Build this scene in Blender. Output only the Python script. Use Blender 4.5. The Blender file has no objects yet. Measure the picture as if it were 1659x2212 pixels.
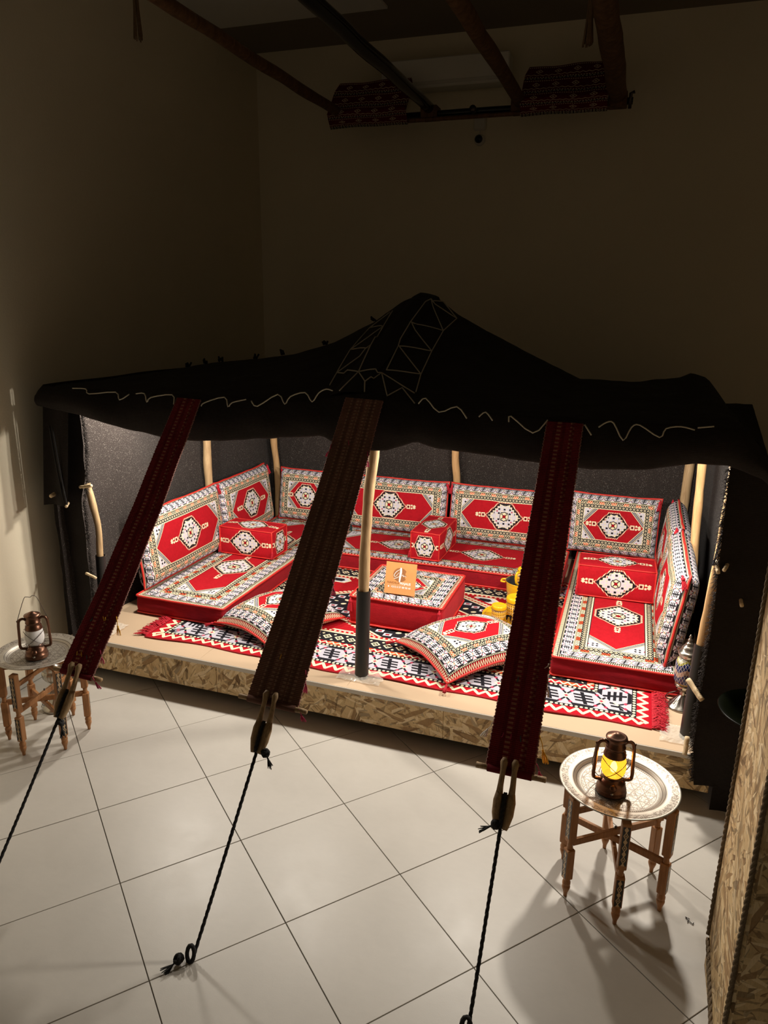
import bpy, bmesh, math, random
from mathutils import Vector, Matrix, noise
random.seed(7)
R = random.random
def U(a, b): return a + (b - a) * random.random()
scene = bpy.context.scene
C = scene.collection

# ------------------------------------------------------------------ camera
cam_d = bpy.data.cameras.new('camera'); cam = bpy.data.objects.new('camera', cam_d); C.objects.link(cam)
cam_d.sensor_fit = 'VERTICAL'; cam_d.sensor_height = 36.0
cam_d.lens = 36.0 * 1573.72 / 2212.0
cam_d.clip_start = 0.05; cam_d.clip_end = 60
_r = Vector((0.944416, 0.328420, 0.014779)); _d = Vector((0.102801, -0.252321, -0.962167)); _f = Vector((-0.312266, 0.910206, -0.272058))
M = Matrix((_r, -_d, -_f)).transposed().to_4x4(); M.translation = (0, 0, 2.6735)
cam.matrix_world = M
scene.camera = cam

# ------------------------------------------------------------------ world, exposure
w = bpy.data.worlds.new('world'); scene.world = w; w.use_nodes = True
w.node_tree.nodes['Background'].inputs[0].default_value = (1.0, .79, .51, 1)
w.node_tree.nodes['Background'].inputs[1].default_value = 0.062
vs = scene.view_settings
vs.view_transform = 'Standard'; vs.look = 'None'; vs.gamma = 1.0; vs.use_curve_mapping = False
vs.exposure = 0.0
LAMP_W = 94.0
# (x, y, z, watt factor) of the four small lamps tucked under the front of the tent roof
TENT_LAMPS = [(-3.20, 4.42, 2.00, .9), (-2.15, 4.46, 2.04, .75), (-0.85, 4.46, 2.04, .85), (0.18, 4.40, 2.00, 1.45)]
LAMP_COL = (1.0, .92, .81)

# ------------------------------------------------------------------ object helpers
def tag(o, label=None, cat=None, group=None, kind=None):
    if label: o['label'] = label
    if cat: o['category'] = cat
    if group: o['group'] = group
    if kind: o['kind'] = kind
    return o
def thing(name, label, cat, loc=(0, 0, 0), rz=0, group=None):
    o = bpy.data.objects.new(name, None); C.objects.link(o)
    o.location = loc; o.rotation_euler = (0, 0, rz); o.empty_display_size = .05
    return tag(o, label, cat, group)
def obj(name, me, mat, parent=None, loc=None, rot=None):
    o = bpy.data.objects.new(name, me); C.objects.link(o)
    if parent: o.parent = parent
    if loc is not None: o.location = loc
    if rot is not None: o.rotation_euler = rot
    if mat is not None and len(me.materials) == 0: me.materials.append(mat)
    return o
def copy_tree(o, parent=None):
    c = o.copy(); C.objects.link(c); c.parent = parent
    for ch in list(o.children): copy_tree(ch, c)
    return c

class MB:
    """collects vertices and faces into one mesh"""
    def __init__(s): s.v = []; s.f = []; s.uv = None; s.smooth = []
    def add(s, vs, fs, smooth=False):
        n = len(s.v); s.v += [tuple(p) for p in vs]
        s.f += [tuple(i + n for i in f) for f in fs]; s.smooth += [smooth] * len(fs)
        return s
    def box(s, x0, x1, y0, y1, z0, z1, M=None):
        vs = [(x0,y0,z0),(x1,y0,z0),(x1,y1,z0),(x0,y1,z0),(x0,y0,z1),(x1,y0,z1),(x1,y1,z1),(x0,y1,z1)]
        if M: vs = [tuple(M @ Vector(p)) for p in vs]
        return s.add(vs, [(0,3,2,1),(4,5,6,7),(0,1,5,4),(1,2,6,5),(2,3,7,6),(3,0,4,7)])
    def bbox(s, x0, x1, y0, y1, z0, z1, b=.004, M=None):
        """box with chamfered edges"""
        vs = []; 
        for z, zz in ((z0, 1), (z1, -1)):
            for (x, sx) in ((x0, 1), (x1, -1)):
                for (y, sy) in ((y0, 1), (y1, -1)):
                    vs += [(x, y+sy*b, z+zz*b), (x+sx*b, y, z+zz*b), (x+sx*b, y+sy*b, z)]
        if M: vs = [tuple(M @ Vector(p)) for p in vs]
        bm = bmesh.new(); bv = [bm.verts.new(p) for p in vs]
        r = bmesh.ops.convex_hull(bm, input=bv); bm.verts.index_update()
        s.add([v.co[:] for v in bm.verts], [[v.index for v in f.verts] for f in bm.faces]); bm.free(); return s
    def tube(s, pts, r, n=8, cap=True, M=None, closed=False, twist=0):
        pts = [Vector(p) for p in pts]
        rr = r if isinstance(r, (list, tuple)) else [r] * len(pts)
        vs = []; fs = []; k = len(pts); up = None
        for i, p in enumerate(pts):
            if closed: t = pts[(i+1) % k] - pts[i-1]
            else: t = pts[min(i+1, k-1)] - pts[max(i-1, 0)]
            if t.length < 1e-9: t = Vector((0, 0, 1))
            t.normalize()
            if up is None:
                up = Vector((0, 0, 1)) if abs(t.z) < .9 else Vector((1, 0, 0))
            a = (up - t * up.dot(t))
            if a.length < 1e-6: a = t.orthogonal()
            a.normalize(); up = a; b = t.cross(a)
            for j in range(n):
                an = 2*math.pi*j/n + twist*i
                vs.append(p + (a*math.cos(an) + b*math.sin(an)) * rr[i])
        for i in range(k if closed else k-1):
            i2 = (i+1) % k
            for j in range(n):
                fs.append((i*n+j, i*n+(j+1) % n, i2*n+(j+1) % n, i2*n+j))
        if cap and not closed:
            fs.append(tuple(range(n-1, -1, -1))); fs.append(tuple((k-1)*n+j for j in range(n)))
        if M: vs = [M @ v for v in vs]
        return s.add(vs, fs, True)
    def lathe(s, prof, n=24, M=None, cap=True, flute=None):
        vs = []; fs = []; k = len(prof)
        for i, (r, z) in enumerate(prof):
            for j in range(n):
                a = 2*math.pi*j/n; q = r
                if flute and flute[0] <= i <= flute[1]: q = r * (1 + flute[3]*math.cos(a*flute[2]))
                vs.append((q*math.cos(a), q*math.sin(a), z))
        for i in range(k-1):
            for j in range(n): fs.append((i*n+j, i*n+(j+1) % n, (i+1)*n+(j+1) % n, (i+1)*n+j))
        if cap:
            if prof[0][0] > 1e-5: fs.append(tuple(range(n-1, -1, -1)))
            if prof[-1][0] > 1e-5: fs.append(tuple((k-1)*n+j for j in range(n)))
        if M: vs = [tuple(M @ Vector(p)) for p in vs]
        return s.add(vs, fs, True)
    def grid(s, nu, nv, fn, smooth=True, uvfn=None, flip=False):
        base = len(s.v); vs = []; fs = []
        for j in range(nv+1):
            for i in range(nu+1): vs.append(fn(i/nu, j/nv))
        for j in range(nv):
            for i in range(nu):
                a = j*(nu+1)+i; q = (a, a+1, a+nu+2, a+nu+1)
                fs.append(q[::-1] if flip else q)
        if uvfn:
            if s.uv is None: s.uv = {}
            for j in range(nv+1):
                for i in range(nu+1): s.uv[base + j*(nu+1)+i] = uvfn(i/nu, j/nv)
        return s.add(vs, fs, smooth)
    def mesh(s, name, half=None):
        me = bpy.data.meshes.new(name); me.from_pydata(s.v, [], s.f)
        me.polygons.foreach_set('use_smooth', s.smooth)
        if s.uv is not None:
            l = me.uv_layers.new(name='m')
            d = [0.0] * (2*len(me.loops))
            for k, lp in enumerate(me.loops):
                u = s.uv.get(lp.vertex_index, (0, 0)); d[2*k] = u[0]; d[2*k+1] = u[1]
            l.data.foreach_set('uv', d)
            if half:
                l2 = me.uv_layers.new(name='h'); l2.data.foreach_set('uv', list(half) * len(me.loops))
        me.update(); return me
    def build(s, name, mat, parent=None, loc=None, rot=None, half=None):
        return obj(name, s.mesh(name, half), mat, parent, loc, rot)
def T(x, y, z): return Matrix.Translation((x, y, z))
def RZ(a): return Matrix.Rotation(a, 4, 'Z')
def RX(a): return Matrix.Rotation(a, 4, 'X')
def RY(a): return Matrix.Rotation(a, 4, 'Y')
def nz(x, y, z=0, sc=1.0): return noise.noise(Vector((x*sc, y*sc, z*sc)))
def interp(x, xs, ys):
    if x <= xs[0]: return ys[0]
    for i in range(len(xs)-1):
        if x <= xs[i+1]:
            return ys[i] + (ys[i+1]-ys[i]) * (x-xs[i]) / (xs[i+1]-xs[i])
    return ys[-1]
def smooth_path(pts, sub=4):
    pts = [Vector(p) for p in pts]; out = []
    for i in range(len(pts)-1):
        p0 = pts[max(i-1, 0)]; p1 = pts[i]; p2 = pts[i+1]; p3 = pts[min(i+2, len(pts)-1)]
        for k in range(sub):
            t = k/sub
            out.append(.5*((2*p1)+(p2-p0)*t+(2*p0-5*p1+4*p2-p3)*t*t+(3*p1-p0-3*p2+p3)*t**3))
    out.append(pts[-1]); return out

# ------------------------------------------------------------------ node expressions
class X:
    nt = None
    def __init__(s, v): s.v = v
    @staticmethod
    def op(o, *a, clamp=False):
        a = [q.v if isinstance(q, X) else q for q in a]
        n = X.nt.nodes.new('ShaderNodeMath'); n.operation = o; n.use_clamp = clamp
        for i, q in enumerate(a):
            if isinstance(q, (int, float)): n.inputs[i].default_value = q
            else: X.nt.links.new(q, n.inputs[i])
        return X(n.outputs[0])
    def __add__(s, o): return X.op('ADD', s, o)
    __radd__ = __add__
    def __sub__(s, o): return X.op('SUBTRACT', s, o)
    def __rsub__(s, o): return X.op('SUBTRACT', o, s)
    def __mul__(s, o): return X.op('MULTIPLY', s, o)
    __rmul__ = __mul__
    def __truediv__(s, o): return X.op('DIVIDE', s, o)
    def __neg__(s): return X.op('MULTIPLY', s, -1.0)
    def __lt__(s, o): return X.op('LESS_THAN', s, o)
    def __gt__(s, o): return X.op('GREATER_THAN', s, o)
def ab(a): return X.op('ABSOLUTE', a)
def fr(a): return X.op('FRACT', a)
def fl(a): return X.op('FLOOR', a)
def mx(a, b): return X.op('MAXIMUM', a, b)
def mn(a, b): return X.op('MINIMUM', a, b)
def tri(a): return X.op('PINGPONG', a, .5) * 2.0            # 0..1..0 with period 1
def bd(a, lo, hi): return (a > lo) * (a < hi)
def inv(a): return 1.0 - a
def ring(a, c, w): return ab(a - c) < w
def mod2(a): return fr(fl(a) * .5) * 2.0

class Mat:
    def __init__(s, name, rough=.6, metal=0, spec=.5):
        s.m = bpy.data.materials.new(name); s.m.use_nodes = True
        s.nt = X.nt = s.m.node_tree; s.b = s.nt.nodes['Principled BSDF']
        s.b.inputs['Roughness'].default_value = rough; s.b.inputs['Metallic'].default_value = metal
        s.b.inputs['Specular IOR Level'].default_value = spec
        s.col = None
    def node(s, t, **kw):
        n = s.nt.nodes.new(t)
        for k, v in kw.items(): setattr(n, k, v)
        return n
    def link(s, a, b): s.nt.links.new(a.v if isinstance(a, X) else a, b)
    def coord(s, kind='Object', scale=(1, 1, 1), rot=(0, 0, 0)):
        c = s.node('ShaderNodeTexCoord'); mp = s.node('ShaderNodeMapping')
        s.link(c.outputs[kind], mp.inputs[0]); mp.inputs['Scale'].default_value = scale; mp.inputs['Rotation'].default_value = rot
        return mp.outputs[0]
    def uv(s, layer):
        u = s.node('ShaderNodeUVMap', uv_map=layer); q = s.node('ShaderNodeSeparateXYZ'); s.link(u.outputs[0], q.inputs[0])
        return X(q.outputs[0]), X(q.outputs[1])
    def sep(s, v):
        q = s.node('ShaderNodeSeparateXYZ'); s.link(v, q.inputs[0]); return X(q.outputs[0]), X(q.outputs[1]), X(q.outputs[2])
    def noise(s, v, scale=5, detail=3, rough=.5, dist=0):
        n = s.node('ShaderNodeTexNoise'); s.link(v, n.inputs['Vector'])
        n.inputs['Scale'].default_value = scale; n.inputs['Detail'].default_value = detail
        n.inputs['Roughness'].default_value = rough; n.inputs['Distortion'].default_value = dist
        return X(n.outputs['Fac'])
    def voro(s, v, scale=5, feature='F1', out='Distance'):
        n = s.node('ShaderNodeTexVoronoi', feature=feature); s.link(v, n.inputs['Vector']); n.inputs['Scale'].default_value = scale
        return n.outputs[out]
    def ramp(s, fac, stops, interp='LINEAR'):
        n = s.node('ShaderNodeValToRGB'); s.link(fac, n.inputs[0]); r = n.color_ramp; r.interpolation = interp
        while len(r.elements) < len(stops): r.elements.new(.5)
        for e, (p, c) in zip(r.elements, stops): e.position = p; e.color = (*c, 1)
        s.col = n.outputs[0]; return s.col
    def base(s, rgb): s.col = None; s._rgb = rgb; return s
    def over(s, mask, rgb):
        n = s.node('ShaderNodeMix', data_type='RGBA')
        if isinstance(mask, (int, float)): n.inputs[0].default_value = mask
        else: s.link(mask, n.inputs[0])
        if s.col is None: n.inputs[6].default_value = (*s._rgb, 1)
        else: s.link(s.col, n.inputs[6])
        if isinstance(rgb, tuple): n.inputs[7].default_value = (*rgb, 1)
        else: s.link(rgb, n.inputs[7])
        s.col = n.outputs[2]; return s
    def mult(s, fac_sock, lo, hi):
        """multiply colour by lo..hi following fac"""
        mr = fac_sock * (hi-lo) + lo
        n = s.node('ShaderNodeMix', data_type='RGBA', blend_type='MULTIPLY'); n.inputs[0].default_value = 1
        if s.col is None: n.inputs[6].default_value = (*s._rgb, 1)
        else: s.link(s.col, n.inputs[6])
        cb = s.node('ShaderNodeCombineXYZ')
        for i in range(3): s.link(mr, cb.inputs[i])
        s.link(cb.outputs[0], n.inputs[7]); s.col = n.outputs[2]; return s
    def bump(s, h, strength=.3, dist=.01):
        n = s.node('ShaderNodeBump'); n.inputs['Strength'].default_value = strength; n.inputs['Distance'].default_value = dist
        s.link(h, n.inputs['Height']); s.link(n.outputs[0], s.b.inputs['Normal']); return s
    def done(s):
        if s.col is not None: s.link(s.col, s.b.inputs['Base Color'])
        else: s.b.inputs['Base Color'].default_value = (*s._rgb, 1)
        return s.m
def plain(name, rgb, rough=.6, metal=0, var=.15, nscale=8, bump=.0, bscale=60, spec=.5):
    m = Mat(name, rough, metal, spec).base(rgb); v = m.coord('Object')
    m.mult(m.noise(v, nscale, 4), 1-var, 1+var)
    if bump: m.bump(m.noise(v, bscale, 3), bump)
    return m.done()

# ------------------------------------------------------------------ materials
RED = (.43, .010, .018); RED2 = (.32, .007, .013); CREAM = (.84, .76, .52); BLK = (.018, .017, .022); LAV = (.66, .64, .70)
ORG = (.72, .09, .025); WHT = (.80, .78, .72); PINK = (.45, .05, .10)

def velvet(name, rgb, streak=1.0):
    m = Mat(name, .85, 0, .15).base(rgb); v = m.coord('Object', (9, 9, 55)); v2 = m.coord('Object')
    m.mult(m.noise(v, 2.0, 4, .6), 1-.35*streak, 1+.35*streak); m.mult(m.noise(v2, 9, 3), .8, 1.2)
    m.b.inputs['Sheen Weight'].default_value = .25; m.b.inputs['Sheen Tint'].default_value = (.9, .2, .2, 1)
    m.bump(m.noise(v2, 160, 2), .25, .004); return m.done()

def comb(m, mask, s, v, w, aspect=1.15, ground=LAV):
    m.over(mask, ground)
    q = fr(s / (w*aspect)) - .5; a = q + (v - .5) * .22; tt = ab(q) * 2.0; vv = ab(v - .5)
    frame = ring(vv, .44 - mx(tt - .55, 0.0) * .75, .06)
    m.over(mask * frame, BLK)
    bars = (ab(fr((v - .24) * 5.8) - .5) < .27) * (ab(a) < .27) * (vv < .26)
    spine = (ab(a) < .055) * (vv < .36)
    m.over(mask * mx(bars, spine), BLK)
    dia = inv(tt) * .55 + vv
    m.over(mask * (dia < .15), CREAM); m.over(mask * (dia < .07), PINK)
    m.over(mask * (ab(ab(q) - .36) + ab(vv - .33) < .07), PINK)
def avav(m, mask, s, v, w, ground=BLK, col=CREAM, alt=ORG, k=1.0, th=.17):
    m.over(mask, ground)
    if alt: m.over(mask * (fr(s / (w*5.3)) < .42), alt)
    m.over(mask * (ab(v - .5 - (tri(s / (w*k)) - .5) * .75) < th), col)
def chain(m, mask, s, v, w, ground=BLK, col=CREAM):
    m.over(mask, ground); q = ab(fr(s / (w*.9)) - .5); r = q * .9 + ab(v - .5)
    m.over(mask * mx(bd(r, .22, .36), r < .10), col)
    m.over(mask * (ab(q - .5) + ab(ab(v - .5) - .40) < .13), col)
def dots(m, mask, s, v, w, ground=BLK, col=CREAM, k=.85, r=.33):
    m.over(mask, ground); q = (fr(s / (w*k)) - .5) * k; e = v - .5
    m.over(mask * (q*q + e*e < r*r), col)
def ticks(m, mask, s, v, w, ground=CREAM, col=BLK, k=.3, duty=.45):
    m.over(mask, ground); m.over(mask * (fr(s / (w*k)) < duty), col)

def medallion(m, mask, u, v, a, b, c):
    """hexagonal medallion: tips along u at a, flats at v = b of half length c"""
    au = ab(u); av = ab(v)
    vb = av / b
    g = mx(vb, (au + vb * (a - c)) / a)
    ins = mask * (g < 1.0)
    arc = au * 1.0 + av * .6
    m.over(ins * (fr(arc / .016) < .55) * (g > .92), CREAM)
    m.over(ins * (g < .91), BLK)
    uu = au / a
    st = g + .12 * tri((au * .8 - av) / .040) - .03
    m.over(ins * (st < .82), CREAM); m.over(ins * (st < .76), LAV)
    hook = (tri(au / .052) < .36) * (tri(av / .040 + .25) < .42)
    m.over(ins * hook * bd(st, .34, .74), BLK)
    hk2 = (tri(au / .047 + .5) < .26) * (tri(av / .036 + .6) < .34)
    m.over(ins * hk2 * bd(st, .34, .76), CREAM)
    hk3 = (tri(au / .083 + .15) < .16) * (tri(av / .07 + .3) < .2)
    m.over(ins * hk3 * bd(st, .34, .76), PINK)
    r2 = X.op('SQRT', u*u + v*v) / b + .05 * tri(au / .03)
    m.over(ins * (r2 < .36), BLK); m.over(ins * (r2 < .30), CREAM)
    m.over(ins * (r2 < .28) * (ab(au - av) < .006), BLK)
    m.over(ins * (r2 < .26) * (tri(au / .045) < .35) * (tri(av / .045) < .35), BLK)
    m.over(ins * (au + av < b*.14), RED2)
    # tip ornaments
    t = au - a
    br = mx(ab(t - .018), av * .9) 
    m.over(mask * bd(br, .010, .019) * (t > .0) , CREAM)
    m.over(mask * ((t-.018)*(t-.018) + v*v < .00005), BLK)
    e1 = (t-.052)*(t-.052) + (av-.014)*(av-.014); m.over(mask * (e1 < .00009), CREAM)
    e2 = ab(t-.078) * .8 + ab(av - .008); m.over(mask * (e2 < .014), CREAM)

def kilim(name, bands, med, meds=(0.0,), kk=.95, tip=0.0, field=RED, corners=True):
    m = Mat(name, .9, 0, .1).base(field)
    x, y = m.uv('m'); hx, hy = m.uv('h')
    dx = hx - ab(x); dy = hy - ab(y); d = mn(dx, dy)
    side = dx < dy
    s = side * y + inv(side) * x + 3.0
    tot = sum(b[0] for b in bands)
    nv = m.coord('UV' if False else 'Object')
    m.mult(m.noise(m.coord('Object', (6, 6, 6)), 5, 4), .82, 1.18)
    if corners:
        ax = ab(x); ay = ab(y)
        g2 = ax + kk * ay - (hx - tot - tip)
        m.over(g2 > 0.0, LAV)
        for lo, hi, c in ((0, .007, CREAM), (.007, .012, BLK), (.032, .037, BLK), (.037, .044, CREAM), (.044, .048, BLK)):
            m.over(bd(g2, lo, hi), c)
        m.over(bd(g2, .012, .032) * (fr((ax - ay) / .013) < .55), BLK)
        fy = hy - tot
        px = ax - (hx - tot - .045); py = ay - (fy - .045)
        pet = ab(ab(px) - .014) + ab(ab(py) - .014)
        m.over((g2 > .048) * (pet < .011), BLK)
        pet2 = ab(px) + ab(py - .045); m.over((g2 > .048) * (pet2 < .010), PINK)
    u0 = None
    for c in meds:
        inside = 1.0 if len(meds) == 1 else None
        u = x - c
        msk = (ab(u) < (med[0] + .10)) * (d > tot)
        medallion(m, msk, u, y, *med)
    o = 0.0
    for wd, kind, *arg in bands:
        v = (d - o) / wd; mask = bd(v, -.001, 1.001) if o > 0 else (v < 1.001)
        kw = arg[0] if arg else {}
        if kind == 'line': m.over(mask, kw['c'])
        else: {'comb': comb, 'avav': avav, 'chain': chain, 'dots': dots, 'ticks': ticks}[kind](m, mask, s, v, wd, **kw)
        o += wd
    wv = m.coord('Object'); m.mult(m.noise(wv, 70, 2), .86, 1.14)
    m.bump(m.noise(wv, 220, 2), .2, .003)
    return m.done()

B_CUSH = [(.012, 'ticks', {}), (.004, 'line', {'c': BLK}), (.068, 'comb', {}), (.004, 'line', {'c': CREAM}), (.010, 'dots', {'k': 1.1}),
          (.020, 'avav', {}), (.004, 'line', {'c': CREAM}), (.034, 'chain', {}), (.006, 'line', {'c': CREAM})]
B_SEAT = [(.030, 'ticks', {'k': .45}), (.004, 'line', {'c': BLK}), (.012, 'dots', {'k': 1.1}), (.072, 'comb', {}), (.005, 'line', {'c': CREAM}), (.010, 'dots', {'k': 1.1}),
          (.026, 'avav', {'ground': CREAM, 'col': BLK}), (.005, 'line', {'c': BLK}), (.036, 'chain', {}), (.010, 'line', {'c': CREAM}), (.006, 'line', {'c': BLK})]
B_BACKSEAT = [(.034, 'avav', {'ground': RED2, 'alt': None, 'k': .9}), (.012, 'dots', {'k': 1.1}), (.060, 'comb', {}), (.010, 'dots', {'k': 1.1}), (.024, 'avav', {'ground': CREAM, 'col': BLK}), (.022, 'chain', {}), (.006, 'line', {'c': BLK})]
B_OTT = [(.028, 'avav', {'ground': RED2, 'alt': None, 'k': .9}), (.012, 'dots', {'k': 1.1}), (.085, 'comb', {}), (.005, 'line', {'c': CREAM}), (.024, 'avav', {}), (.045, 'chain', {}), (.006, 'line', {'c': CREAM})]
B_PIL = [(.022, 'avav', {'ground': RED2, 'alt': None, 'k': .9}), (.012, 'dots', {'k': 1.1}), (.070, 'comb', {}), (.010, 'dots', {'k': 1.1}), (.020, 'avav', {}), (.034, 'chain', {}), (.006, 'line', {'c': CREAM})]
K_CUSH = kilim('kilim_cushion', B_CUSH, (.185, .140, .06), kk=.85)
K_CUSHS = kilim('kilim_small_cushion', B_CUSH, (.150, .122, .05), kk=.85)
K_SEAT = kilim('kilim_seat', B_SEAT, (.215, .172, .07), meds=(-.405, .405), kk=.9, tip=.02)
K_BACK = kilim('kilim_back_seat', B_BACKSEAT, (.22, .15, .05), meds=(-.405, .405), kk=.9)
K_OTT = kilim('kilim_ottoman', B_OTT, (.12, .09, .04), kk=.8)
K_PIL = kilim('kilim_pillow', B_PIL, (.16, .115, .05), kk=.8)
B_NONE = [(.001, 'line', {'c': RED2})]
K_BOL = kilim('kilim_bolster', B_NONE, (.170, .115, .045), corners=False)
K_BOLE = kilim('kilim_bolster_end', B_NONE, (.105, .100, .06), corners=False)
V_RED = velvet('red_velvet', RED); V_SHADE = velvet('red_velvet_shaded', (.27, .006, .013))  # side velvet is darkened in its colour for the shade on mattress fronts
PIPE = plain('red_piping', (.66, .028, .020), .6, 0, .2, 30)
TASSEL = plain('red_tassel_yarn', (.48, .008, .022), .8, 0, .35, 60, .4, 200)

def rug_mat():
    m = Mat('rug_pattern', .95, 0, .08).base((.44, .011, .018))
    x, y = m.uv('m'); hx, hy = m.uv('h')
    m.mult(m.noise(m.coord('Object', (3, 14, 3)), 4, 4), .75, 1.25)
    ax = ab(x); ay = ab(y)
    # red field: stepped diamond ring and hexagon motifs
    dd = ax * .62 + ay
    m.over(bd(dd, .36, .62), BLK); m.over(bd(dd, .34, .36), CREAM); m.over(bd(dd, .60, .62), CREAM)
    q = fr((ax - ay * 1.2) / .13) - .5
    m.over(bd(dd, .40, .46) * (q*q*.017 + (dd-.43)*(dd-.43) < .0006), CREAM)
    m.over(bd(dd, .48, .58) * (ab(q)*.11 + ab(dd-.53) < .045), LAV); m.over(bd(dd, .48, .58) * (ab(q)*.11 + ab(dd-.53) < .022), RED2)
    m.over(bd(dd, .625, .68) * (((fr((ax - ay*1.2)/.055) - .5)*.055)*((fr((ax - ay*1.2)/.055) - .5)*.055) + (dd-.65)*(dd-.65) < .0005), CREAM)
    cx = fr(x / .44 + .5) - .5; cy = fr(y / .34 + .16) - .5
    hxg = mx(ab(cy) * .34 / .060, (ab(cx) * .44 + ab(cy) * .34 * .8) / .125)
    out = dd > .70
    m.over(out * (hxg < 1.0), CREAM); m.over(out * (hxg < .80), LAV); m.over(out * (hxg < .52), BLK)
    m.over((dd < .30) * (fr(ax/.06) < .5) * (fr(ay/.05) < .5) * (dd > .18), CREAM)
    m.over(dd < .14, BLK); m.over(dd < .09, CREAM)
    dx = hx - ax; dy = hy - ay; d = mn(dx, dy); side = dx < dy
    s = side * y + inv(side) * x + 5.0
    bands = [(.018, 'line', {'c': (.42, .008, .018)}), (.070, 'avav', {'ground': (.46, .010, .02), 'alt': None, 'k': 1.15, 'th': .25}), (.030, 'dots', {'k': 1.0}),
             (.205, 'comb', {'aspect': 1.05, 'ground': (.52, .50, .57)}), (.030, 'dots', {'k': 1.0}), (.045, 'avav', {'ground': (.46, .010, .02), 'alt': ORG, 'k': 1.2, 'th': .22}),
             (.018, 'line', {'c': BLK}), (.105, 'chain', {}), (.020, 'line', {'c': BLK}), (.022, 'line', {'c': CREAM}), (.030, 'dots', {'ground': (.46, .010, .016), 'k': 1.3})]
    o = 0
    for wd, kind, kw in bands:
        v = (d - o) / wd; mask = bd(v, -.001, 1.001) if o > 0 else (v < 1.001)
        if kind == 'line': m.over(mask, kw['c'])
        else: {'comb': comb, 'avav': avav, 'chain': chain, 'dots': dots}[kind](m, mask, s, v, wd, **kw)
        o += wd
    wv = m.coord('Object'); m.mult(m.noise(wv, 90, 2), .8, 1.2); m.bump(m.noise(wv, 200, 2), .3, .004)
    return m.done()
RUG = rug_mat()

def goat(name, rgb, specks=True, holes=False):
    m = Mat(name, .95, 0, .05).base(rgb); v = m.coord('Object')
    m.mult(m.noise(v, 3, 4), .75, 1.25)
    wv = m.noise(m.coord('Object', (1, 1, 7)), 45, 3, .7); m.mult(wv, .55, 1.45)
    if specks:
        p = m.noise(m.coord('Object', (1, 1, 2.2)), 150, 2, .6); m.over((p > .665) * .8, (.42, .38, .33))
    x_, y_, z_ = m.sep(v)
    weave = tri((x_ + y_) / .009) * tri(z_ / .009)
    m.bump(weave * .5 + wv * .6, .5, .006)
    m.b.inputs['Sheen Weight'].default_value = .05; m.b.inputs['Sheen Roughness'].default_value = .6
    return m.done()
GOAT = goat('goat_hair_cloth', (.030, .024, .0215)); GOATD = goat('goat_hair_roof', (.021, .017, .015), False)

def osb(name, axis, seed=0.0):
    """strand board: patches of long flakes lying in changing directions in the board's plane"""
    m = Mat(name, .7, 0, .3).base((.64, .46, .24)); v0 = m.coord('Object')
    for i, (cs, s, c, cut) in enumerate(((6, 17, (.78, .60, .34), .55), (7, 20, (.50, .33, .16), .68), (5.5, 15, (.70, .51, .27), .55), (8, 22, (.84, .67, .42), .68), (6, 18, (.36, .22, .10), .86))):
        mp = m.node('ShaderNodeMapping'); m.link(v0, mp.inputs[0]); mp.inputs['Location'].default_value = (i*3.7+seed, i*1.9, i*2.3)
        cell = m.node('ShaderNodeTexVoronoi'); m.link(mp.outputs[0], cell.inputs['Vector']); cell.inputs['Scale'].default_value = cs
        r, g, b = m.sep(cell.outputs['Color'])
        rot = m.node('ShaderNodeVectorRotate', rotation_type='AXIS_ANGLE'); m.link(mp.outputs[0], rot.inputs['Vector']); m.link(r * 3.1, rot.inputs['Angle']); rot.inputs['Axis'].default_value = axis
        st = m.node('ShaderNodeMapping'); m.link(rot.outputs[0], st.inputs[0]); st.inputs['Scale'].default_value = (s*2.2, s*2.2, s*.35) if axis[2] == 0 else (s*.35, s*2.2, s*2.2)
        fk = m.node('ShaderNodeTexVoronoi'); m.link(st.outputs[0], fk.inputs['Vector']); fk.inputs['Scale'].default_value = 1.0
        r2, g2, b2 = m.sep(fk.outputs['Color'])
        m.over((r2 > cut) * .9, c); m.over((r2 > cut) * (X(fk.outputs['Distance']) > .68) * .5, (.13, .07, .03)); m.over((g2 > .955) * .6, (.10, .055, .022))
    gr = m.noise(m.coord('Object', (40, 40, 9)), 4, 4, .65); m.mult(gr, .72, 1.28); m.bump(gr, .25, .004)
    return m.done()
OSB = osb('osb_board', (0, 1, 0)); OSBX = osb('osb_board_end', (1, 0, 0), 5.0)

def tile_mat():
    m = Mat('porcelain_tile', .33, 0, .5).base((.53, .50, .45)); v = m.coord('Object')
    m.mult(m.noise(v, 2.2, 5, .6), .90, 1.10); m.mult(m.noise(m.coord('Object', (1, 2.5, 1), (0, 0, .5)), 14, 5, .7), .95, 1.05)
    f = m.noise(v, 60, 3, .7); m.over((f > .74) * .15, (.30, .28, .25))
    r = m.noise(v, 5, 4) * .18 + .30; m.link(r, m.b.inputs['Roughness'])
    m.bump(m.noise(v, 160, 2), .05, .002); return m.done()
TILE = tile_mat()
GROUT = plain('dark_grout', (.15, .13, .11), .9)
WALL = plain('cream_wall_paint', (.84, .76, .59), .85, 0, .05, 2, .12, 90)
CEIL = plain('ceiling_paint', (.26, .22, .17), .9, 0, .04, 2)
CPANEL = plain('white_ceiling_panel', (.85, .83, .78), .8, 0, .03, 2)
SKIRT = plain('grey_skirting_tile', (.42, .40, .36), .4)
BOARD = plain('tan_hardboard', (.56, .41, .27), .65, 0, .08, 3, .05, 50)
STRIP = plain('pale_edge_strip', (.62, .57, .49), .6, 0, .06, 5)
PLINTH = plain('plinth_gap_shade', (.03, .025, .02), .9)  # near-black colour stands in for the shadow in the gap under the platform

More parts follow.
